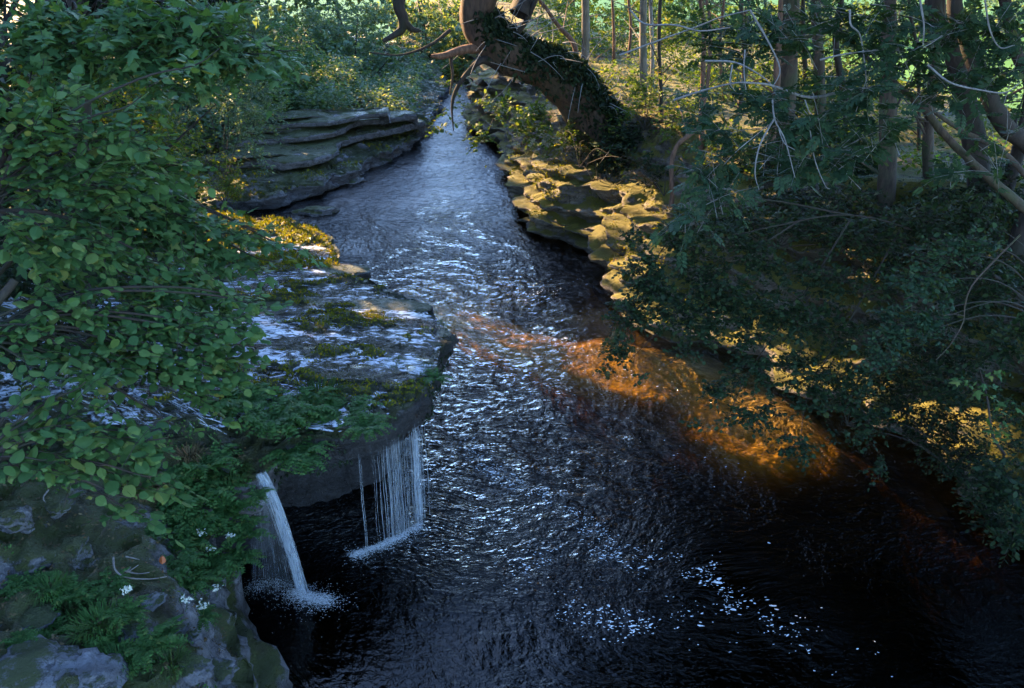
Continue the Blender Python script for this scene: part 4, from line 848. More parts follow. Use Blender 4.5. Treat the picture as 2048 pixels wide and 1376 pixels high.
# undergrowth and saplings between the trunks
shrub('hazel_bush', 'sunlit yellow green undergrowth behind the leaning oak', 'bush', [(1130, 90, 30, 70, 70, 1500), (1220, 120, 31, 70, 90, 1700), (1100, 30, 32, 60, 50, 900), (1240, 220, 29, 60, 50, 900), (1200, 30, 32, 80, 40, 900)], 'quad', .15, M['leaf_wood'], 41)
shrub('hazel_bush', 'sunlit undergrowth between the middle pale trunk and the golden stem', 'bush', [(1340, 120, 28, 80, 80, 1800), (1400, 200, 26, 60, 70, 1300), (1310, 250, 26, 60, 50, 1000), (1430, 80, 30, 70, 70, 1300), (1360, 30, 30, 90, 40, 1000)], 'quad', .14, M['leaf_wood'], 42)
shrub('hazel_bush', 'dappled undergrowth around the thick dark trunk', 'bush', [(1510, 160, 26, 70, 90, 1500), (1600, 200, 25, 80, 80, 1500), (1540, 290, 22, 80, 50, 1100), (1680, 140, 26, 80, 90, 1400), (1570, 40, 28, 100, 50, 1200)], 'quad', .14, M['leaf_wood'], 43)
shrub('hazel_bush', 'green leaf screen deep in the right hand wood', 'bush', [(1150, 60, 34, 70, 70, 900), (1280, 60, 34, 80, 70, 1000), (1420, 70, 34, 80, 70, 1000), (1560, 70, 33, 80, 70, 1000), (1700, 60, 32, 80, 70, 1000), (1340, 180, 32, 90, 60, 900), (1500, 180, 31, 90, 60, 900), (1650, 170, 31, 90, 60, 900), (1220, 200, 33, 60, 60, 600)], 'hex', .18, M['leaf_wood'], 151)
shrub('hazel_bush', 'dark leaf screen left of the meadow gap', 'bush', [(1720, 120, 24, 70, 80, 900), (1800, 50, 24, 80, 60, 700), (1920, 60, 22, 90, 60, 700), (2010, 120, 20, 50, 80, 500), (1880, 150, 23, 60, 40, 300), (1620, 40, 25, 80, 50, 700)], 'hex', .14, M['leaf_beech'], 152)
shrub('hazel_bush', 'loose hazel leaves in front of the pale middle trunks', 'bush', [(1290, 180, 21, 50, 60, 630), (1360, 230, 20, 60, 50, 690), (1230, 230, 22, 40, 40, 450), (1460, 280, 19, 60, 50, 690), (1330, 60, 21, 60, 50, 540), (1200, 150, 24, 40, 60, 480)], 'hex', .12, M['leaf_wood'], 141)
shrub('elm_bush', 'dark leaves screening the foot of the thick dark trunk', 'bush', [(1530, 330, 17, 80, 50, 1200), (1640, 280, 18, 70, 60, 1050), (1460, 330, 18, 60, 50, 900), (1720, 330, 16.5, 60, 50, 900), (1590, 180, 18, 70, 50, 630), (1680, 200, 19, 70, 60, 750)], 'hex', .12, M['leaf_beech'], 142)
shrub('bramble_bush', 'leafy tangle spilling over the near right lip', 'bush', [(1700, 790, 13, 70, 34, 500), (1790, 830, 12.5, 70, 40, 700), (1870, 860, 12, 60, 50, 700), (1930, 930, 11.4, 60, 50, 700), (1640, 740, 13.4, 50, 40, 400), (1990, 1020, 10.8, 50, 50, 500), (1800, 760, 13, 80, 50, 700), (1900, 700, 12.6, 90, 60, 900), (1760, 660, 13.6, 50, 40, 300)], 'hex', .075, M['leaf_shaded'], 143, tilt=.9)
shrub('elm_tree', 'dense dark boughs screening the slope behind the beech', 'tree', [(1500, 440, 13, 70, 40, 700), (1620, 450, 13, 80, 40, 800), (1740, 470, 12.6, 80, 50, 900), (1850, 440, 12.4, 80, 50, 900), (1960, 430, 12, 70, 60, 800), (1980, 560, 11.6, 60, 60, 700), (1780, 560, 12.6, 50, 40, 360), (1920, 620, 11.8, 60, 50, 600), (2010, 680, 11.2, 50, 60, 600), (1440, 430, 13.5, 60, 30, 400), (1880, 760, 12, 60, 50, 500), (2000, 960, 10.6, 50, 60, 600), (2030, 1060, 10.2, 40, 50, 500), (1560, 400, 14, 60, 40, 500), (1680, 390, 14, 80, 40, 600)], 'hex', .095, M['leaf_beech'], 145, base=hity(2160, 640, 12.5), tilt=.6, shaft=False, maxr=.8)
shrub('bramble_bush', 'dark leaves crowding the roots of the leaning oak', 'bush', [(1200, 350, 21.5, 60, 30, 700), (1180, 300, 21.6, 50, 36, 500), (1240, 280, 21.4, 50, 40, 600), (1260, 330, 21.5, 50, 36, 600), (1150, 330, 22, 50, 30, 500), (1300, 370, 20, 40, 20, 260)], 'hex', .11, M['leaf_shaded'], 144, tilt=.9)
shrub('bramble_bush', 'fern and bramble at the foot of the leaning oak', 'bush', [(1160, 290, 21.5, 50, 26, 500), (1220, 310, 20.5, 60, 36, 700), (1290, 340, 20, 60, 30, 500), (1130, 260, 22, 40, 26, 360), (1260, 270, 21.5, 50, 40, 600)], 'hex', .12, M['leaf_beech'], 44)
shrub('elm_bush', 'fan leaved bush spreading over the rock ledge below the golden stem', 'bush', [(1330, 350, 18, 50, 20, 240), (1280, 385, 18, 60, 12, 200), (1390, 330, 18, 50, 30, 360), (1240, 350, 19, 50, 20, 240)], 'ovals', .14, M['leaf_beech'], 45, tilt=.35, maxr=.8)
shrub('bramble_bush', 'dense dark thicket covering the right slope under the ash', 'bush', [(1560, 410, 16, 110, 60, 1800), (1700, 440, 15, 110, 70, 2000), (1820, 480, 14, 110, 80, 2000), (1660, 340, 17.5, 100, 50, 1300), (1900, 420, 14.5, 90, 80, 1500), (1960, 560, 13, 90, 90, 1700), (1480, 390, 17, 60, 40, 700), (2000, 380, 14, 60, 70, 900)], 'hex', .085, M['leaf_shaded'], 46, tilt=.9)
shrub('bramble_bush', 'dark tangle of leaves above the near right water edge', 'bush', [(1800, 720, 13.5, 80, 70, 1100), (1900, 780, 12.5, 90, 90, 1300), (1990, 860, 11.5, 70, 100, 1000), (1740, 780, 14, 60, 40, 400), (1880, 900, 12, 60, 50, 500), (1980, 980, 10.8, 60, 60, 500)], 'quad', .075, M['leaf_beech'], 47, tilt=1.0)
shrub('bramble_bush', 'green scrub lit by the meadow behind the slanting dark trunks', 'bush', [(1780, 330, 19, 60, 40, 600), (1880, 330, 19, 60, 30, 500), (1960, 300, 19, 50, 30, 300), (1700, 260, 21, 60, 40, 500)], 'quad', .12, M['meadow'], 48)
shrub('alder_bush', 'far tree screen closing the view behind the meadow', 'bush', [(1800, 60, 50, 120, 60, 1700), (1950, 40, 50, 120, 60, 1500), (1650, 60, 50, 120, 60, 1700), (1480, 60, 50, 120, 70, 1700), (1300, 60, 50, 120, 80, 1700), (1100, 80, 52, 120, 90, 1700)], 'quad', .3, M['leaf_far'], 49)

# ===== ash tree hanging in from the right ===================================================
t = empty('ash_tree', tuple(hity(2200, 560, 11.)), 'ash with feathery leaves and bare pale twigs hanging in from the right', 'tree')
limb([(2200, 560, 11), (2120, 470, 10.8), (2030, 400, 10.8), (1950, 330, 10.9), (1890, 270, 11), (1845, 215, 11.1), (1800, 175, 11.3), (1740, 120, 11.6), (1680, 60, 12), (1640, 0, 12.4)], [.10, .08, .065, .055, .05, .042, .035, .025, .012], 'bark', 'trunk', t)
limb([(2060, 360, 11.6), (2000, 300, 11.8), (1930, 265, 12), (1870, 225, 12), (1840, 195, 12)], [.045, .04, .03, .02], 'bark', 'limb', t)
limb([(1800, 175, 11.3), (1700, 180, 11), (1620, 195, 10.6), (1540, 170, 10.3), (1480, 165, 10.2)], [.03, .022, .015, .008], 'twig_pale', 'limb', t, 5)
for pts, r0 in [
    ([(1348, 200, 11), (1410, 180, 10.8), (1480, 165, 10.5), (1545, 170, 10.3)], .012),
    ([(1410, 122, 11), (1470, 125, 10.8), (1520, 150, 10.5), (1548, 175, 10.4)], .012),
    ([(1260, 20, 11.5), (1290, 48, 11.3), (1350, 50, 11), (1400, 62, 10.8), (1460, 55, 10.5)], .012),
    ([(1240, 110, 11.5), (1320, 80, 11.3), (1390, 55, 11), (1440, 35, 10.8), (1500, 20, 10.6)], .010),
    ([(1545, 200, 10.4), (1550, 240, 10.2), (1570, 280, 10.1), (1590, 355, 10)], .010),
    ([(1550, 235, 10.2), (1520, 290, 10.1), (1510, 345, 10), (1518, 380, 10)], .010),
    ([(1555, 250, 10.2), (1568, 285, 10), (1590, 300, 9.9)], .007),
    ([(1490, 100, 10.7), (1488, 140, 10.5), (1492, 180, 10.4)], .008),
    ([(1465, 130, 10.6), (1460, 165, 10.4), (1470, 182, 10.4)], .008),
    ([(1700, 20, 10.5), (1702, 50, 10.4), (1720, 70, 10.4), (1730, 130, 10.3), (1735, 200, 10.3)], .011),
    ([(1840, 0, 9.8), (1848, 50, 9.7), (1846, 90, 9.7)], .011),
    ([(1846, 95, 9.7), (1865, 85, 9.7), (1885, 70, 9.6)], .006),
    ([(1640, 120, 10.5), (1690, 108, 10.4), (1760, 100, 10.3)], .010),
    ([(1855, 130, 9.8), (1900, 165, 9.6), (1960, 180, 9.5), (2010, 185, 9.4), (2040, 165, 9.4)], .011),
    ([(1610, 200, 10.4), (1620, 225, 10.3), (1640, 240, 10.2)], .008),
    ([(1500, 20, 10.8), (1540, 90, 10.6), (1560, 140, 10.5), (1545, 175, 10.4)], .012),
    ([(1970, 0, 9.4), (1980, 60, 9.4), (2000, 95, 9.4), (2030, 90, 9.3)], .009),
    ([(1440, 340, 10.4), (1465, 310, 10.3), (1500, 280, 10.2), (1550, 240, 10.2)], .007),
    ([(1620, 260, 10.2), (1630, 320, 10), (1650, 370, 9.9), (1660, 378, 9.9)], .006)]:
    limb(pts, [r0*1.3, r0, r0*.6], 'twig_pale', 'bare_twig', t, 4, 0)
foliage(t, [(1440, 60, 11, 70, 40, 60), (1500, 90, 10.8, 60, 40, 60), (1560, 50, 10.6, 90, 40, 80), (1540, 200, 10.3, 60, 36, 60), (1450, 260, 10.6, 60, 36, 60), (1400, 210, 10.8, 50, 40, 36), (1420, 330, 10.5, 55, 40, 60), (1450, 380, 10.3, 50, 26, 40), (1540, 300, 10.3, 50, 40, 36), (1620, 240, 10.2, 70, 50, 80), (1700, 180, 10, 70, 50, 80), (1740, 260, 10, 60, 40, 60), (1800, 100, 9.8, 90, 60, 100), (1900, 60, 9.6, 90, 50, 90), (1980, 140, 9.4, 60, 60, 70), (1850, 180, 9.8, 60, 36, 50), (1660, 60, 10.3, 90, 50, 90), (1380, 430, 10.8, 60, 26, 40), (1740, 30, 10, 120, 36, 70), (2000, 40, 9.5, 60, 50, 50), (1690, 320, 10.2, 60, 40, 50), (1600, 330, 10.4, 60, 40, 50), (1920, 330, 10.4, 50, 40, 30), (2000, 270, 10, 40, 60, 30)],
        'ash', .30, M['leaf_ash'], 51, nobj=300, twigmat=M['twig_pale'], limbs=False, tilt=.5, per=5, twr=.005, droop=.15, maxr=.7, leafname='feathery_leaf')
A_ = [[], [], [], []]  # leaf masses above the frame, added to darken the right bank and water
for i, (x, y, z, rx, rz) in enumerate([(7, 10, 11.5, 2.6, 2), (9.5, 13, 11.5, 2.8, 2.2), (6, 13.5, 12.5, 2.4, 2), (10.5, 9, 10.5, 2.6, 2), (4.6, 10, 14, 2.2, 1.8), (8, 6, 11.5, 2.6, 2), (5, 5.5, 13.5, 2.2, 1.6), (12.5, 12.5, 10, 2.8, 2.6), (12, 17, 11, 2.8, 2.6), (3.4, 13.5, 15.5, 2.0, 1.6), (11, 5, 9.5, 2.4, 2.2), (12.5, 8, 9.5, 2.6, 2.4), (9, 10.5, 14, 2.8, 2.2), (6.5, 8, 15.5, 2.6, 2), (9.5, 16, 16, 3, 2.4), (6.2, 17, 17.5, 2.6, 2.2), (14, 15, 13, 2.8, 2.8), (7, 12, 18, 2.8, 2), (4.8, 7.2, 17, 2.2, 1.8), (13.5, 4.5, 9, 2.6, 2.6), (9.5, 3, 11, 2.6, 2.2), (6.5, 2.5, 13.5, 2.8, 1.8), (3.8, 3.5, 15, 2.6, 1.8), (7.5, -1, 13, 3, 2), (4, -1.5, 15, 2.8, 1.8), (11, -.5, 11, 2.8, 2.2), (2.2, 6.5, 16.5, 2.0, 1.6), (5.5, 4.8, 17, 2.8, 1.8), (8.5, 7.5, 16, 3, 2), (12, 2, 14, 3, 2.2), (1.8, 1, 16, 2.4, 1.6), (6.5, -5, 13, 3, 2), (12, 10, 14, 3, 2.4), (14.5, 12.5, 16.5, 3, 2.4), (10, 12, 18.5, 3.2, 2.2), (15, 8, 12.5, 3, 2.6), (11, 7, 20, 3.4, 2.2), (15.5, 19.5, 12, 3, 2.8), (18, 22, 14, 3.2, 2.8), (17.5, 16.5, 13.5, 3, 2.6), (14, 22, 15, 3.2, 2.6), (20, 19, 12, 3, 2.8), (17, 13, 10.5, 3, 2.6)]):
    p, d, nn, s_, pa = sprays(np.array([x, y, z]), np.array([rx, rx, rz]), 480, .34, None, .2, .6, .8, 6, 950+i, shell=.15)
    for q, v in zip(A_, (p, d, nn, s_)): q.append(v)
Pc, Dc, Nc, S_c = [np.concatenate(q) for q in A_]; kk = sun_open(Pc, 2.0, 1, .38); px, py, dep = in_px(Pc); kk &= ~((py > -30) & (dep > 0))
link('crown', leaves_mesh('crown', 'clump', Pc[kk], Dc[kk], Nc[kk], S_c[kk]*2, M['leaf_shaded']), t)['kind'] = 'stuff'
# ===== beech spray over the amber water =====================================================
BM = 1.25
t = empty('beech_tree', tuple(hity(2150, 700, 12.)), 'beech boughs of small round leaves hanging over the amber water', 'tree')
limb([(2150, 700, 12), (2000, 560, 12), (1850, 470, 12), (1700, 430, 12), (1560, 450, 11.8), (1430, 480, 11.8)], [.04, .03, .02, .014, .01, .006], 'bark_dark', 'trunk', t)
for pts in ([(1700, 430, 12), (1500, 400, 12), (1360, 460, 12), (1290, 560, 11.9), (1240, 680, 11.7)], [(1600, 440, 11.9), (1450, 540, 11.6), (1340, 640, 11.5), (1260, 720, 11.4)], [(1700, 440, 11.9), (1600, 600, 11.5), (1500, 740, 11.3), (1450, 850, 11)], [(1800, 460, 12), (1700, 640, 11.6), (1620, 780, 11.2), (1600, 880, 11)]):
    limb(pts, [.016, .012, .009, .004], 'bark_dark', 'limb', t, 5)
foliage(t, [(a_, b_, c_, d_, e_, int(f_*BM)) for a_, b_, c_, d_, e_, f_ in [(1350, 470, 12, 60, 36, 520), (1290, 540, 12, 50, 50, 620), (1260, 620, 11.8, 46, 46, 520), (1235, 690, 11.6, 34, 40, 260), (1330, 600, 11.8, 60, 50, 620), (1400, 530, 12, 60, 50, 560), (1400, 640, 11.6, 60, 50, 520), (1470, 590, 11.7, 60, 60, 520), (1530, 510, 12, 60, 40, 420), (1450, 470, 12.2, 80, 36, 520), (1270, 470, 12.2, 30, 30, 160), (1440, 770, 11.2, 40, 26, 170), (1500, 740, 11.3, 60, 40, 330), (1530, 830, 11.1, 50, 30, 190), (1470, 830, 11, 40, 22, 100), (1590, 640, 11.6, 60, 40, 260), (1600, 740, 11.4, 60, 50, 420), (1640, 800, 11.3, 50, 36, 200), (1590, 890, 11, 40, 30, 150), (1370, 700, 11.5, 40, 20, 60), (1390, 850, 11, 26, 12, 24), (1215, 735, 11.5, 20, 16, 40), (1285, 740, 11.5, 12, 18, 26), (1640, 540, 12, 80, 36, 260), (1700, 680, 11.8, 60, 50, 330), (1760, 930, 11, 40, 22, 60), (1430, 400, 12.4, 50, 30, 200), (1680, 880, 11.2, 40, 20, 30), (1560, 600, 11.7, 70, 60, 420), (1640, 640, 11.7, 70, 50, 300), (1500, 660, 11.5, 60, 40, 320), (1420, 590, 11.7, 50, 40, 300), (1680, 560, 12, 70, 40, 300), (1700, 760, 11.5, 60, 50, 420), (1740, 840, 11.3, 50, 40, 260)]],
        'round', .078, M['leaf_beech'], 52, kind2='rounds', nobj=300, twigmat=M['bark_dark'], limbs=False, tilt=.55, per=9, twr=.003, droop=.5, maxr=.5, shaft=False)
shrub('elm_tree', 'dull blue green bough drooping in front of the dark right bank', 'tree', [(1850, 560, 10.5, 70, 40, 420), (1810, 640, 10.5, 70, 50, 480), (1770, 700, 10.6, 50, 40, 280), (1900, 500, 10.4, 80, 26, 300), (1870, 640, 10.3, 40, 40, 200), (1950, 480, 10.2, 60, 26, 200)], 'oval', .085, M['leaf_ash'], 53, base=hity(2120, 620, 10.6), nobj=200, kind2='ovals', maxr=.5, shaft=False)
t = empty('sycamore_sapling', tuple(hity(1985, 880, 9.3)), 'small bright green sycamore seedling clinging to the dark right bank', 'sapling')
trunk_part(t, [np.array(t.location)+[.3, .1, -.3], at(1985, 870, 10.3), at(1975, 800, 10.2), at(1960, 740, 10.1)], [.02, .015, .008], M['bark_dark'])
foliage(t, [(1965, 760, 10, 40, 36, 26), (1975, 860, 9.8, 34, 22, 22), (2015, 800, 9.8, 30, 36, 16)], 'maple', .13, M['leaf_hazel'], 54, nobj=64, twigmat=M['bark_dark'], limbs=False, per=5, tilt=.35)
t = empty('bare_branch', tuple(hity(2040, 470, 9.)), 'long bare twig arching down in front of the dark right bank', 'branch')
limb([(2040, 470, 9.2), (1990, 520, 9.1), (1945, 570, 9), (1930, 610, 9), (1926, 645, 9), (1900, 690, 8.9), (1872, 720, 8.9)], [.012, .010, .008, .004], 'bark', 'stem', t, 5, 0)
limb([(1928, 632, 9), (1905, 628, 8.95), (1885, 632, 8.9)], [.005, .003], 'bark', 'side_twig', t, 4, 0)

# ===== plants on the shelf and near bank ====================================================
def ground_left(px, py, z0=1.9):
    z = z0
    for _ in range(30): p = hitz(px, py, z); z = .6*z+.4*float(left_ground(p[0], p[1]))
    return hitz(px, py, z)
def tuft(name, label, cat, p, r, n, ln, mat, seed, group=None, lean=.9, w=.05):
    t = empty(name, tuple(p), label, cat, group); r_ = np.random.default_rng(seed)
    a_ = r_.uniform(0, 6.283, n); rr = r*np.sqrt(r_.random(n))*.6; st = np.stack([p[0]+rr*np.cos(a_), p[1]+rr*np.sin(a_), np.full(n, p[2]-.02)], 1)
    d = unit(np.stack([np.cos(a_)*.6*r_.random(n), np.sin(a_)*.6*r_.random(n), np.ones(n)], 1)+r_.normal(size=(n, 3))*.18); L_ = ln*r_.uniform(.5, 1.1, n)[:, None]
    outd = np.stack([np.cos(a_), np.sin(a_), 0*a_], 1)
    pts = np.stack([st, st+d*L_*.4, st+d*L_*.7+outd*L_*.25*lean-[0, 0, 0], st+d*L_*.8+outd*L_*.55*lean-np.array([0, 0, 1])*L_*.35*lean], 1)
    wv = unit(np.cross(outd, [0, 0, 1.0]))*ln*w*.5
    ws = np.array([1, .9, .6, .05])
    V = np.stack([pts-wv[:, None]*ws[None, :, None], pts+wv[:, None]*ws[None, :, None]], 2).reshape(-1, 3)
    b = (np.arange(n)*8)[:, None]+np.array([0, 2, 4])[None]; q = np.stack([b, b+1, b+3, b+2], -1).reshape(-1, 4)
    o = link('blade', npmesh('blade', V, q, mat, False), t); o['kind'] = 'stuff'; return t
def fernplant(label, p, r, nfr, ln, mat, seed, name='fern', cat='fern', group=None, flowers=0, tilt=(0, 0, 1)):
    """arching fronds with paired leaflets"""
    t = empty(name, tuple(p), label, cat, group); r_ = np.random.default_rng(seed); tilt = np.array(tilt, float)
    A = [[], [], [], []]; tw = []; tips = []
    for i in range(nfr):
        a_ = r_.uniform(0, 6.283); o = np.array([math.cos(a_), math.sin(a_), 0]); s = p+o*r*.35*r_.random(); L_ = ln*r_.uniform(.6, 1.1)
        up_ = tilt*r_.uniform(.5, 1.0)
        pts = smooth_path([s, s+(up_*.7+o*.3)*L_*.45, s+(up_*.75+o*.75)*L_*.8, s+(up_*.35+o*1.1)*L_], 4); tw.append(pts[:13:1]); tips.append(pts[-1])
        T_ = unit(np.gradient(pts, axis=0)); sd = unit(np.cross(T_, [0, 0, 1.0]))
        for k in range(3, len(pts)):
            for sg in (1, -1):
                f = (1-.65*(k-3)/(len(pts)-3))
                A[0].append(pts[k]); A[1].append(sd[k]*sg+T_[k]*.5-np.array([0, 0, .15])); A[2].append(np.array([0, 0, 1.0])+r_.normal(size=3)*.3); A[3].append(L_*.30*f)
    P, D, Nn, S = np.array(A[0]), np.array(A[1]), np.array(A[2]), np.array(A[3])
    link('frond', leaves_mesh('frond', 'maple' if name != 'fern' else 'quad', P, D, Nn, S, mat), t)['kind'] = 'stuff'
    link('stalk', twigs_mesh('stalk', np.stack(tw), .004, M['grass']), t)['kind'] = 'stuff'
    return t
# plants hanging from the lip of the near shelf
lab = ['leftmost fern clump on the dripping lip', 'fern clump hanging below the lip beside the tall grass', 'fern clump in the middle of the dripping lip', 'fern clump on the lip left of the brown overhang', 'fern clump at the right end of the green lip fringe', 'small fern low under the lip']
for i, (px, py, s) in enumerate([(500, 815, 1), (560, 850, 1), (620, 825, 1), (690, 835, 1), (735, 860, .7), (610, 900, .9)]):
    fernplant(lab[i], ground_left(px, py-4)+[0, -.1, .02 if i < 5 else -.1], .5*s, 60, .42*s, M['fern'], 600+i, name='herb', cat='plant', group='leafy plants on the lip of the shelf')
for i, (px, py, r, n, ln, l_) in enumerate([(640, 800, .5, 420, .30, 'tall grass spilling over the lip among ferns'), (580, 850, .4, 260, .28, 'grass tuft hanging left on the lip'), (790, 730, .25, 260, .17, 'grass tuft on a black hummock of the shelf'), (870, 655, .4, 340, .15, 'grass fringe at the prow of the shelf'), (845, 745, .35, 300, .16, 'grass tuft on the shelf edge below the prow')]):
    tuft('grass_tuft', l_, 'grass tuft', ground_left(px, py), r, n, ln, M['grass'], 620+i, 'grass tufts on the shelf')
fernplant('small leafy plant reaching over the water from the shelf edge', ground_left(872, 760), .2, 16, .22, M['fern'], 640, name='herb', cat='plant')
# herbs and dry grass by the first fall
lab = ['herb with cut leaves on the bank left of the first fall', 'bushy herb below the first fall lip', 'herb spreading beside the orange leaf', 'lower herb at the drop of the bank', 'herb reaching toward the first fall', 'topmost herb above the first fall', 'herb under the lowest hazel leaves']
for i, (px, py, s) in enumerate([(400, 1000, 1), (455, 1040, .9), (380, 1090, .9), (420, 1150, .8), (490, 1080, .7), (420, 940, .8), (340, 1030, .6)]):
    fernplant(lab[i], ground_left(px, py, 1.6)+[0, 0, .03], .36*s, 32, .44*s, M['fern'], 660+i, name='herb', cat='plant', group='leafy herbs on the near bank')
for i, (px, py, r, n, ln, mt, l_) in enumerate([(300, 990, .22, 260, .34, 'straw', 'tuft of dry straw coloured grass under the hazel'), (460, 950, .35, 420, .22, 'grass', 'green grass cushion beside the first fall lip'), (380, 920, .2, 120, .26, 'straw', 'thin dry grass arching above the herbs'), (130, 1220, .5, 500, .2, 'fern', 'dark feathery tuft on the lower left rock'), (200, 1250, .4, 420, .18, 'fern', 'feathery moss tuft right of the dark one'), (100, 1180, .3, 260, .16, 'fern', 'small tuft near the left edge'), (240, 1330, .35, 300, .16, 'fern', 'low tuft at the bottom left'), (340, 1330, .3, 240, .14, 'grass', 'grass tuft beside the white rock')]):
    tuft('grass_tuft', l_, 'grass tuft', ground_left(px, py, 1.7), r, n, ln, M[mt], 680+i, 'grass tufts on the near bank')
lab = ['fern low on the rocks at bottom left', 'fern beside the pale stone']
for i, (px, py) in enumerate([(250, 1290), (330, 1290)]):
    fernplant(lab[i], ground_left(px, py, 1.7), .25, 20, .25, M['fern'], 700+i, name='herb', cat='plant')
# white flowers
flab = ['topmost white flower head of the herbs', 'white flower head left of the middle pair', 'white flower head nearest the first fall', 'white flower head below the middle pair', 'lower right white flower head by the drop', 'white flower head above the pale stone', 'lowest white flower head right of the pale stone', 'lone white flower over the leaf litter']
for i, (px, py) in enumerate([(405, 1033), (400, 1065), (459, 1070), (423, 1097), (432, 1175), (371, 1198), (405, 1211), (253, 1180)]):
    g_ = ground_left(px, py+25, 1.7); c = at(px, py, np.dot(g_-[0, 0, H], [0, CP, -SP])-.12)
    t = empty('meadowsweet', tuple(g_), flab[i], 'flower', 'white flowers on the near bank'); a = Acc(); tube(a, smooth_path([g_, g_*.5+c*.5+[.02, 0, .02], c], 4), [.004, .003], 4); link('stem', a.mesh('stem', M['fern']), t)
    r_ = np.random.default_rng(800+i); m = 34; P = c+r_.normal(size=(m, 3))*np.array([.028, .022, .018]); link('petals', leaves_mesh('petals', 'quad', P, r_.normal(size=(m, 3)), np.array([0, -.3, 1])+r_.normal(size=(m, 3))*.5, r_.uniform(.024, .045, m), M['petal']), t)['kind'] = 'stuff'
# stones, sticks, one orange leaf
def stone(label, p, r, seed, mat='stone', name='stone', sc=(1, 1, .7), rz=0):
    import bmesh
    bm = bmesh.new(); bmesh.ops.create_icosphere(bm, subdivisions=4, radius=1); me = bpy.data.meshes.new(name); bm.to_mesh(me); bm.free()
    n = len(me.vertices); co = np.zeros(n*3, np.float32); me.vertices.foreach_get('co', co); co = co.reshape(-1, 3)
    f = fbm(co*1.1+seed*3.1, 4, seed)*.55+fbm(co*4+seed, 3, seed+5)*.14-(1-abs(fbm(co*2.1+seed, 3, seed+8)))*.30+fbm(co*11+seed, 3, seed+6)*.06; co = co*(1+f[:, None])*np.array(sc)*r
    me.vertices.foreach_set('co', co.ravel()); me.polygons.foreach_set('use_smooth', [True]*len(me.polygons)); me.materials.append(M[mat]); me.update()
    o = bpy.data.objects.new(name, me); COL.objects.link(o); o.location = p; o.rotation_euler = (0, 0, rz)
    return tag(o, label, 'rock')
g_ = ground_left(390, 1285, 1.4); stone('pale upright stone on the drop of the near bank', g_+[0, 0, .02], .12, 3, sc=(.75, .6, 1.2))
stone('flat pale rock at the bottom of the near bank', ground_left(380, 1345, 1.4), .28, 4, sc=(1.1, .8, .5))
stone('broad grey rock in the bottom left corner', ground_left(90, 1330, 2), .45, 5, sc=(1.5, 1, .3))
stone('grey rock with moss left of the feathery tufts', ground_left(60, 1240, 2), .3, 6, sc=(1.2, 1, .35))
stone('low purple grey rock between the tufts', ground_left(270, 1265, 2), .2, 7, sc=(1.3, .9, .4))
stone('dark wet boulder standing in the near pool edge', water_at(455, 1300)+[-.25, .1, .1], .42, 8, 'rock', sc=(1.1, 1, .8))
stone('brown wet boulder at the foot of the near bank', water_at(480, 1360)+[-.2, 0, .0], .4, 9, 'rock', sc=(1, 1, .7))
stone('mossy rock in the river beyond the sunlit moss', water_at(650, 425)+[-.2, 0, .0], .5, 10, 'rock', sc=(1.6, 1, .45))
stone('dark rock in the channel below the far ledge', water_at(700, 360)+[-.3, 0, -.02], .5, 11, 'rock', sc=(1.6, 1.0, .5))
slab_ = ['curved bare stick on the leaf litter', 'short pale stick above the curved one', 'straight pale stick beside the orange leaf', 'thin stick crossing the curved stick', 'bent twig at the left on dark litter', 'small stick low on the mossy rock']
for i, pts in enumerate([[(228, 1120), (232, 1145), (255, 1160), (300, 1163), (335, 1158)], [(253, 1118), (280, 1124)], [(243, 1145), (275, 1152), (300, 1150)], [(262, 1140), (255, 1150), (278, 1135)], [(98, 985), (88, 1000), (92, 1010)], [(225, 1232), (248, 1216)]]):
    P = [ground_left(a, b, 2)+[0, 0, .035] for a, b in pts]; t = empty('stick', tuple(P[0]), slab_[i], 'stick', 'sticks on the near bank'); a = Acc(); tube(a, smooth_path(P, 5), [.012, .008, .005], 5, .1); link('wood', a.mesh('wood', M['dead_stick']), t)
g_ = ground_left(326, 1137, 2)+[0, 0, .06]
me = leaves_mesh('fallen_leaf', 'oval', g_[None], np.array([[0, .6, 1.]]), np.array([[.2, -1, .5]]), np.array([.10]), M['orange_leaf']); tag(link('fallen_leaf', me), 'single orange fallen leaf on the dark litter', 'leaf')
for i, (px, py, r, sd, l_) in enumerate([(150, 1090, .22, 21, 'grey slab of rock above the feathery tufts'), (60, 1120, .3, 22, 'mossy grey outcrop at the left edge below the litter'), (300, 1200, .14, 23, 'small broken rock by the lone white flower'), (180, 1345, .32, 24, 'rough grey rock at the bottom edge'), (430, 1340, .2, 25, 'grey rock above the pool at the bottom'), (350, 1260, .13, 26, 'broken rock left of the pale upright stone'), (120, 1010, .16, 27, 'dark stone under the lowest hazel leaves'), (30, 1040, .24, 28, 'mossy dark stone at the left edge')]):
    stone(l_, ground_left(px, py, 1.8)-[0, 0, r*.15], r, sd, 'rock' if i in (0, 1, 6, 7) else 'stone', sc=(1.4, 1, .5), rz=sd)
for i, (px, py, s_, l_) in enumerate([(440, 985, .8, 'leafy herb just left of the slanting fall'), (480, 1130, .6, 'trailing herb over the pool edge'), (360, 1060, .8, 'leafy herb around the white flowers'), (360, 960, .6, 'leafy herb among the dry grass'), (520, 1000, .4, 'small herb at the lip of the slanting fall'), (350, 1150, .7, 'low herb right of the curved stick'), (300, 1310, .6, 'leafy herb among the bottom rocks'), (150, 1200, .6, 'leafy herb among the feathery tufts'), (260, 1240, .5, 'leafy herb beside the purple grey rock')]):
    fernplant(l_, ground_left(px, py, 1.6)+[0, 0, .03], .36*s_, 34, .42*s_, M['fern'], 1660+i, name='herb', cat='plant', group='leafy herbs on the near bank')
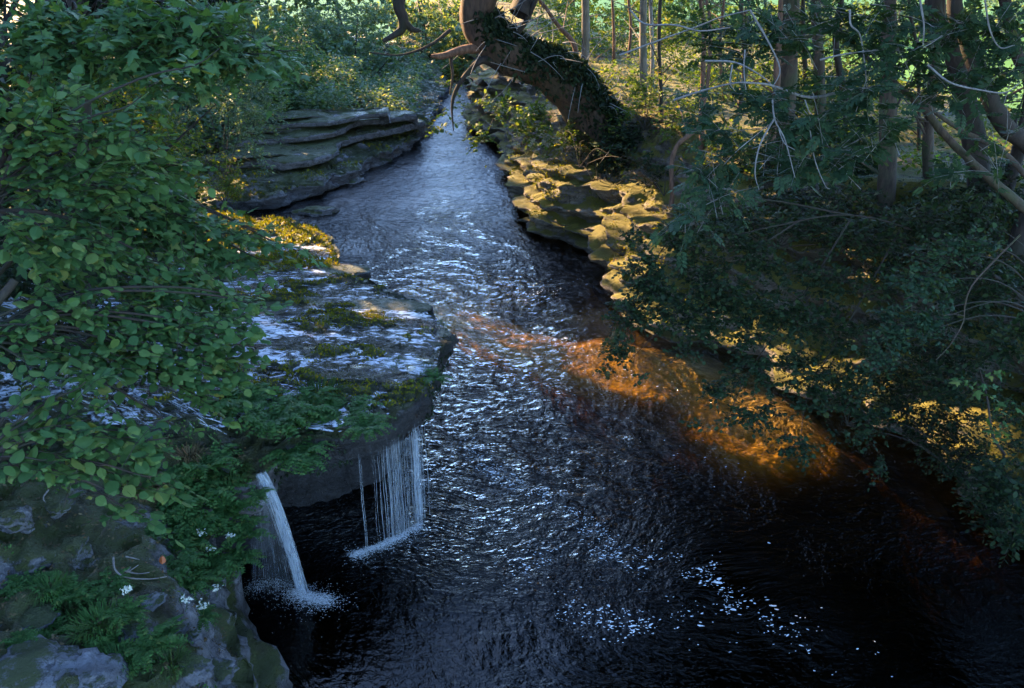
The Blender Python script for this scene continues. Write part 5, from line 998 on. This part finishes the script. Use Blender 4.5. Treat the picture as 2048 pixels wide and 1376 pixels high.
for i, (px, py, s_, l_) in enumerate([(60, 1180, .6, 'leafy herb at the left edge of the near bank'), (110, 1270, .5, 'leafy herb behind the broad grey corner rock'), (220, 1180, .5, 'low herb left of the lone white flower'), (200, 1320, .5, 'leafy herb in the gap of the bottom rocks'), (410, 1240, .45, 'small herb on the drop beside the pale stone'), (380, 1180, .6, 'leafy herb under the lower white flowers'), (40, 1290, .4, 'small herb in the bottom left corner'), (300, 1080, .45, 'small herb above the orange leaf')]):
    fernplant(l_, ground_left(px, py, 1.6)+[0, 0, .02], .36*s_, 30, .42*s_, M['fern'], 2660+i, name='herb', cat='plant', group='leafy herbs on the near bank')
# leaf litter
n = 4200; x = rng.uniform(-7.5, -2.6, n); y = rng.uniform(5.5, 9.3, n); k = (EL(y)-x) > .15; x, y = x[k], y[k]
P = np.stack([x, y, left_ground(x, y)+.015], 1); me = leaves_mesh('leaf_litter', 'hex', P, rng.normal(size=P.shape)*[1, 1, .3], np.array([0, 0, 1])+rng.normal(size=P.shape)*.35, rng.uniform(.02, .05, len(P)), M['straw'])
tag(link('leaf_litter', me), 'dry leaves and bits scattered on the near left bank', kind='stuff')
# moss blades on the hummocks of the shelves
def moss_patch(label, n, yr, dr, size, mat, seed, thr=.05, hfix=.0):
    r_ = np.random.default_rng(seed); y = r_.uniform(*yr, n); D = r_.uniform(*dr, n); x = EL(y)-D
    m = fbm(p3(x*1.1, y*1.4), 5, 3)+.35*fbm(p3(x*2.5, y*4), 3, 99)
    k = m > thr; x, y = x[k], y[k]; P = np.stack([x, y, left_ground(x, y)-.005], 1)
    d = unit(np.array([0, 0, 1.0])+r_.normal(size=P.shape)*.6); me = leaves_mesh('moss', 'quad', P, d, r_.normal(size=P.shape), size*r_.uniform(.5, 1.2, len(P)), M[mat])
    tag(link('moss', me), label, kind='stuff')
moss_patch('dark moss cushions among the wet shelf', 60000, (10.2, 18.5), (0, 6), .05, 'moss', 71, .12)
moss_patch('golden moss on the sunlit end of the shelf', 30000, (17.5, 23), (0, 6), .08, 'moss', 72, -.3)
moss_patch('moss along the far ledges', 12000, (23.5, 38), (-.05, 5), .09, 'moss', 73, .05)
moss_patch('short moss and herbs on the near bank', 14000, (5.5, 9.6), (.2, 4), .045, 'fern', 74, .1)
P = HANG; r_ = np.random.default_rng(76); me = leaves_mesh('moss', 'quad', P, unit(np.array([.2, -.3, -1.])+r_.normal(size=P.shape)*.35), r_.normal(size=P.shape)+np.array([.3, -.8, 0]), r_.uniform(.02, .07, len(P)), M['ivy']); tag(link('moss', me), 'dark wet moss hanging from the rim of the near shelf', kind='stuff')
# moss on right bank
r_ = np.random.default_rng(75); sel = [(i, j) for i, j in zip(r_.integers(0, len(Q2), 60000), r_.integers(24, k1, 60000))]
ii = np.array([s[0] for s in sel]); jj = np.array([s[1] for s in sel]); P = RBG[ii, jj]+r_.normal(size=(len(ii), 3))*.03; kq = (P[:, 1] > 8) & (P[:, 1] < 27) & (fbm(P*1.3, 4, 77) > .03); P = P[kq]
me = leaves_mesh('moss', 'quad', P, unit(np.array([-.7, -.3, .3])+r_.normal(size=P.shape)*.5), r_.normal(size=P.shape), r_.uniform(.03, .08, len(P)), M['moss']); tag(link('moss', me), 'yellow green moss hanging on the right rock wall', kind='stuff')

def cover(label, x, y, zf, n_keep, size, kind, mat, seed, hmax=.35, name='ground_cover', thr=-.1):
    r_ = np.random.default_rng(seed); k = fbm(p3(x*.8, y*.8), 3, seed) > thr; x, y = x[k], y[k]
    P = np.stack([x, y, zf(x, y)+.02+hmax*r_.random(len(x))**1.5*(1+.8*fbm(p3(x*.7, y*.7), 2, seed+1))], 1); k = sun_open(P, -.7, .9); P = P[k]
    d = r_.normal(size=P.shape)*[1, 1, .35]; nn = np.array([0, 0, 1])+r_.normal(size=P.shape)*.5
    tag(link(name, leaves_mesh(name, kind, P, d, nn, size*r_.uniform(.5, 1.2, len(P)), M[mat])), label, kind='stuff')
RI = np.argsort(RBG[:, 0, 1]); Ry = RBG[RI]
def zright(x, y):
    i_ = np.clip(np.searchsorted(Ry[:, 0, 1], y), 0, len(Ry)-1); out = np.zeros(len(x))
    for m in range(len(x)): row = Ry[i_[m], 24:]; out[m] = row[int(np.argmin(np.abs(row[:, 0]-x[m]))), 2]
    return out
r_ = np.random.default_rng(81)
y = r_.uniform(7, 16, 26000); x = ER(y)+r_.uniform(1.5, 8, 26000); cover('low leafy cover on the dark right slope', x, y, zright, 0, .085, 'hex', 'leaf_beech', 82, .5)
y = r_.uniform(16, 36, 40000); x = ER(y)+r_.uniform(1.9, 15, 40000); cover('leafy undergrowth on the floor of the right hand wood', x, y, zright, 0, .12, 'hex', 'leaf_wood', 83, .6)
y = r_.uniform(10, 45, 34000); x = EL(y)-r_.uniform(4.6, 14, 34000); cover('leafy undergrowth on the wooded left bank', x, y, left_ground, 0, .12, 'hex', 'leaf_beech', 84, .7)
y = r_.uniform(33, 48, 22000); x = EL(y)-r_.uniform(.6, 9, 22000); cover('long grass and herbs behind the far shelves', x, y, lambda x_, y_: left_ground(x_, y_)+.4*sm((40-y_)/5), 0, .2, 'quad', 'leaf_far', 85, .7)

y = r_.uniform(25, 41, 26000); x = EL(y)-r_.uniform(3.4, 9, 26000)-fbm(p3(0*y, y*.5), 2, 9)*1.5; cover('grass and herbs on top of the upper shelf', x, y, lambda x_, y_: left_ground(x_, y_)+.9*sm((y_-26)/3), 0, .17, 'hex', 'leaf_far', 86, .6, thr=-.25)

# ===== falls ================================================================================
def strands(a, lip, base, n, spread_l, spread_b, r0, seed, arc=.25, seg=4):
    r_ = np.random.default_rng(seed)
    for i in range(n):
        f = r_.random(); g = r_.normal(); s = lip(f)+r_.normal(size=3)*spread_l; e = base(f, g)+r_.normal(size=3)*spread_b*[1, 1, 0]
        t_ = np.linspace(0, 1, 9)[:, None]; P = s*(1-t_)+e*t_; P[:, 2] = s[2]+(e[2]-s[2])*(t_[:, 0]**1.7*.75+.25*t_[:, 0])
        P[:, :2] += r_.normal(size=2)*.012*np.sin(t_*3)
        tube(a, P, [r0*.5, r0*r_.uniform(.6, 1.4), r0*r_.uniform(.5, 1.2)], seg)
lip1 = hit_f(524, 950, lipz, 1.8); b1 = water_at(606, 1185)
t = empty('waterfall', tuple(b1), 'slanting waterfall shooting from the grassy lip into the black pool', 'waterfall', 'waterfalls off the left shelf'); a = Acc()
strands(a, lambda f: lip1+np.array([(f-.5)*.10, (f-.5)*.08, .02]), lambda f, g: b1+np.array([(f-.5)*.10, (f-.5)*.06, 0]), 70, .012, .022, .0030, 1)
a2 = Acc(); tt_ = np.linspace(0, 1, 16)[:, None]; P = lip1*(1-tt_)+b1*tt_; P[:, 2] = lip1[2]+(b1[2]-lip1[2])*(tt_[:, 0]**1.7*.75+.25*tt_[:, 0])
P[:, 0] += .05*np.sin(tt_[:, 0]*3.14); tube(a2, P, [.016, .032, .036, .034, .045], 12, .35, 3); link('water_body', a2.mesh('water_body', M['veil']), t)
link('jet', a.mesh('jet', M['fall']), t)['kind'] = 'stuff'
a = Acc(); strands(a, lambda f: lip1+np.array([-.02+.05*f, 0, .0]), lambda f, g: b1+np.array([-.12-f*.62, -.02+f*.1, 0]), 60, .02, .05, .0016, 2); link('spray_curtain', a.mesh('spray_curtain', M['veil']), t)['kind'] = 'stuff'
t = empty('waterfall', tuple(water_at(780, 1080)), 'curtain of thin water threads dripping from the brown overhang', 'waterfall', 'waterfalls off the left shelf'); a = Acc()
l0, l1 = hit_f(712, 935, lambda y: lipz(y)-.5, 1.6), hit_f(838, 868, lambda y: lipz(y)-.5, 1.6)
w0, w1 = water_at(705, 1112), water_at(845, 1045)
r_ = np.random.default_rng(5)
fs = np.concatenate([r_.uniform(0, 1, 22), r_.normal(.62, .12, 26), r_.normal(.95, .05, 46)])
for f in fs:
    s = l0*(1-f)+l1*f+r_.normal(size=3)*[.02, .05, .05]+[0, -.02, .1]; e = np.array([s[0]+r_.normal()*.01, s[1]-.05+r_.normal()*.02, wz(s[1])]); t_ = np.linspace(0, 1, 8)[:, None]; P = s*(1-t_)+e*t_
    P[:, 0] += .006*np.sin(t_[:, 0]*9+f*20); tube(a, P, r_.uniform(.0012, .0045)*np.array([.6, 1, .8]), 4)
link('thread', a.mesh('thread', M['fall']), t)['kind'] = 'stuff'
u_ = np.linspace(.45, 1.03, 60); hh_ = np.linspace(0, 1, 20); SS = l0[None]*(1-u_[:, None])+l1[None]*u_[:, None]+np.array([0, -.03, .06])
V = SS[:, None, :]*np.ones((1, 20, 1)); V[:, :, 2] = SS[:, None, 2]*(1-hh_)+wz(SS[:, 1])[:, None]*hh_; V[:, :, 1] += .03*fbm(V*np.array([9, 9, .8]), 3, 88)-.04*hh_
link('water_sheet', npmesh('water_sheet', V.reshape(-1, 3), grid_faces(60, 20), M['sheet']), t)
# foam: flat flecks and splash beads
def flecks(P, size, seed, flat=.25):
    r_ = np.random.default_rng(seed); n = len(P); k = 7; an = np.linspace(0, 6.283, k, endpoint=False)
    rr = size[:, None]*r_.uniform(.55, 1.1, (n, k)); st = r_.uniform(1, 3.2, n); ro = r_.uniform(-.6, .6, n)
    x = rr*np.cos(an)*st[:, None]; y = rr*np.sin(an); X_ = x*np.cos(ro)[:, None]-y*np.sin(ro)[:, None]; Y_ = x*np.sin(ro)[:, None]+y*np.cos(ro)[:, None]
    ring = np.stack([P[:, None, 0]+X_, P[:, None, 1]+Y_, np.broadcast_to(P[:, None, 2], X_.shape)-.002], -1); topv = P[:, None, :]+np.array([0, 0, 1])*(size*flat)[:, None, None]
    V = np.concatenate([ring, topv], 1).reshape(-1, 3); b = (np.arange(n)*(k+1))[:, None]; j = np.arange(k)[None]
    return V, np.stack([b+j, b+(j+1) % k, b+k+0*j], -1).reshape(-1, 3)
def wsurf(x, y):
    mid = EL(y)*.5+ER(y)*.5; wx = fbm(p3(x*.45, y*.45), 2, 70)*.7; wy = fbm(p3(x*.45, y*.45), 2, 71)*.7; U = x-.35*mid+wx; V_ = y+wy
    calm = .35+.65*sm((y-7.8)/2.5); calm = calm*(1-.75*np.exp(-(np.hypot((x+3.0)/1.5, (y-8.2)/1.6))**2))*(1-.55*sm((x-1.0)/2.2)*sm((13.5-y)/3))*(1-.3*sm((8.6-y)/1.5))
    return wz(y)+(.05*fbm(p3(U*1.6, V_*1.1), 4, 72)+.022*fbm(p3(U*3.5, V_*5), 3, 73))*calm*1.1+.004
def foam(label, px_path, width, n, size, seed, thr=0.0, name='foam'):
    r_ = np.random.default_rng(seed); C_ = np.array([water_at(*p)[:2] for p in px_path]); C_ = np.array(smooth_path(np.c_[C_, 0*C_[:, 0]], 8))[:, :2]
    f = r_.random(n)*(len(C_)-1); i = f.astype(int); c = C_[i]*(1-(f-i))[:, None]+C_[np.minimum(i+1, len(C_)-1)]*(f-i)[:, None]; c = c+r_.normal(size=(n, 2))*width
    k = fbm(p3(c[:, 0]*2.2, c[:, 1]*2.2), 3, seed) > thr; c = c[k]; P = np.stack([c[:, 0], c[:, 1], wsurf(c[:, 0], c[:, 1])], 1)
    s = .66*size*np.exp(r_.normal(size=len(P))*.42); V, T_ = flecks(P, s, seed); tag(link(name, npmesh(name, V, T_, M['foam'], False)), label, kind='stuff')
foam('foam flecks drifting in a curve across the near dark water', [(1050, 1150), (1150, 1110), (1300, 1130), (1420, 1150), (1440, 1210), (1330, 1260), (1200, 1230), (1080, 1200)], .20, 1000, .010, 1, -.05)
foam('foam trail running down from the shelf prow', [(930, 880), (1000, 950), (1100, 990), (1180, 1050), (1260, 1130), (1340, 1170)], .13, 800, .009, 2, -.05)
foam('scattered foam flecks toward the bottom of the river', [(1200, 1290), (1350, 1240), (1500, 1230), (1620, 1280), (1740, 1340)], .22, 260, .011, 3, .0)
foam('sparkling bubbles on the amber water', [(940, 640), (1020, 650), (1100, 690), (1180, 710), (1290, 750)], .35, 200, .011, 4, .1)
foam('bubbles below the sunlit rocks', [(1000, 540), (1060, 570), (1130, 590)], .4, 120, .012, 5, .1)
foam('scattered bubbles on the dark right water', [(1000, 800), (1200, 850), (1400, 900), (1500, 1000)], .5, 110, .009, 6, .0)
def splash(label, pts, w, n, size, seed, hh=.12):
    r_ = np.random.default_rng(seed); C_ = np.array([water_at(*p) for p in pts]); f = r_.random(n)*(len(C_)-1); i = f.astype(int); c = C_[i]*(1-(f-i))[:, None]+C_[np.minimum(i+1, len(C_)-1)]*(f-i)[:, None]
    g = r_.normal(size=(n, 2))*np.exp(.55*r_.normal(size=(n, 1))); c[:, :2] += g*w; c[:, 2] += .006+hh*r_.random(n)**3*np.exp(-np.sum(g**2, 1)*.6); V, T_ = flecks(c, size*r_.uniform(.4, 1.4, n), seed, .5)
    tag(link('foam', npmesh('foam', V, T_, M['froth'], False)), label, kind='stuff')
splash('white splash where the slanting fall hits the pool', [(585, 1185), (620, 1198), (660, 1205)], np.array([.09, .07]), 4200, .0045, 11)
splash('thin ripple foam left of the slanting fall', [(500, 1180), (540, 1165), (585, 1170)], np.array([.12, .09]), 1100, .0035, 12, .02)
splash('white froth line under the dripping curtain', [(705, 1112), (750, 1098), (800, 1075), (845, 1048)], np.array([.05, .05]), 4500, .0055, 13, .08)
splash('faint foam spreading from the dripping curtain', [(850, 1010), (850, 960), (840, 900)], np.array([.12, .12]), 700, .004, 14, .02)
# small cascade from the left over the shelf
t = empty('cascade', tuple(ground_left(300, 820)), 'little cascade tumbling over the shelf behind the left leaves', 'cascade'); a = Acc(); r_ = np.random.default_rng(9)
for i in range(150):
    f = r_.random(); px = 60+f*360+r_.normal()*12; py = 775+f*60+r_.normal()*16; p = ground_left(px, py); q = ground_left(px+r_.uniform(14, 40), py+r_.uniform(8, 20)); p[2] += .05; q[2] += .04
    tube(a, smooth_path([p, p*.5+q*.5+[0, 0, .01], q], 3), [.004, .012, .003], 4)
link('foam_streak', a.mesh('foam_streak', M['fall']), t)['kind'] = 'stuff'
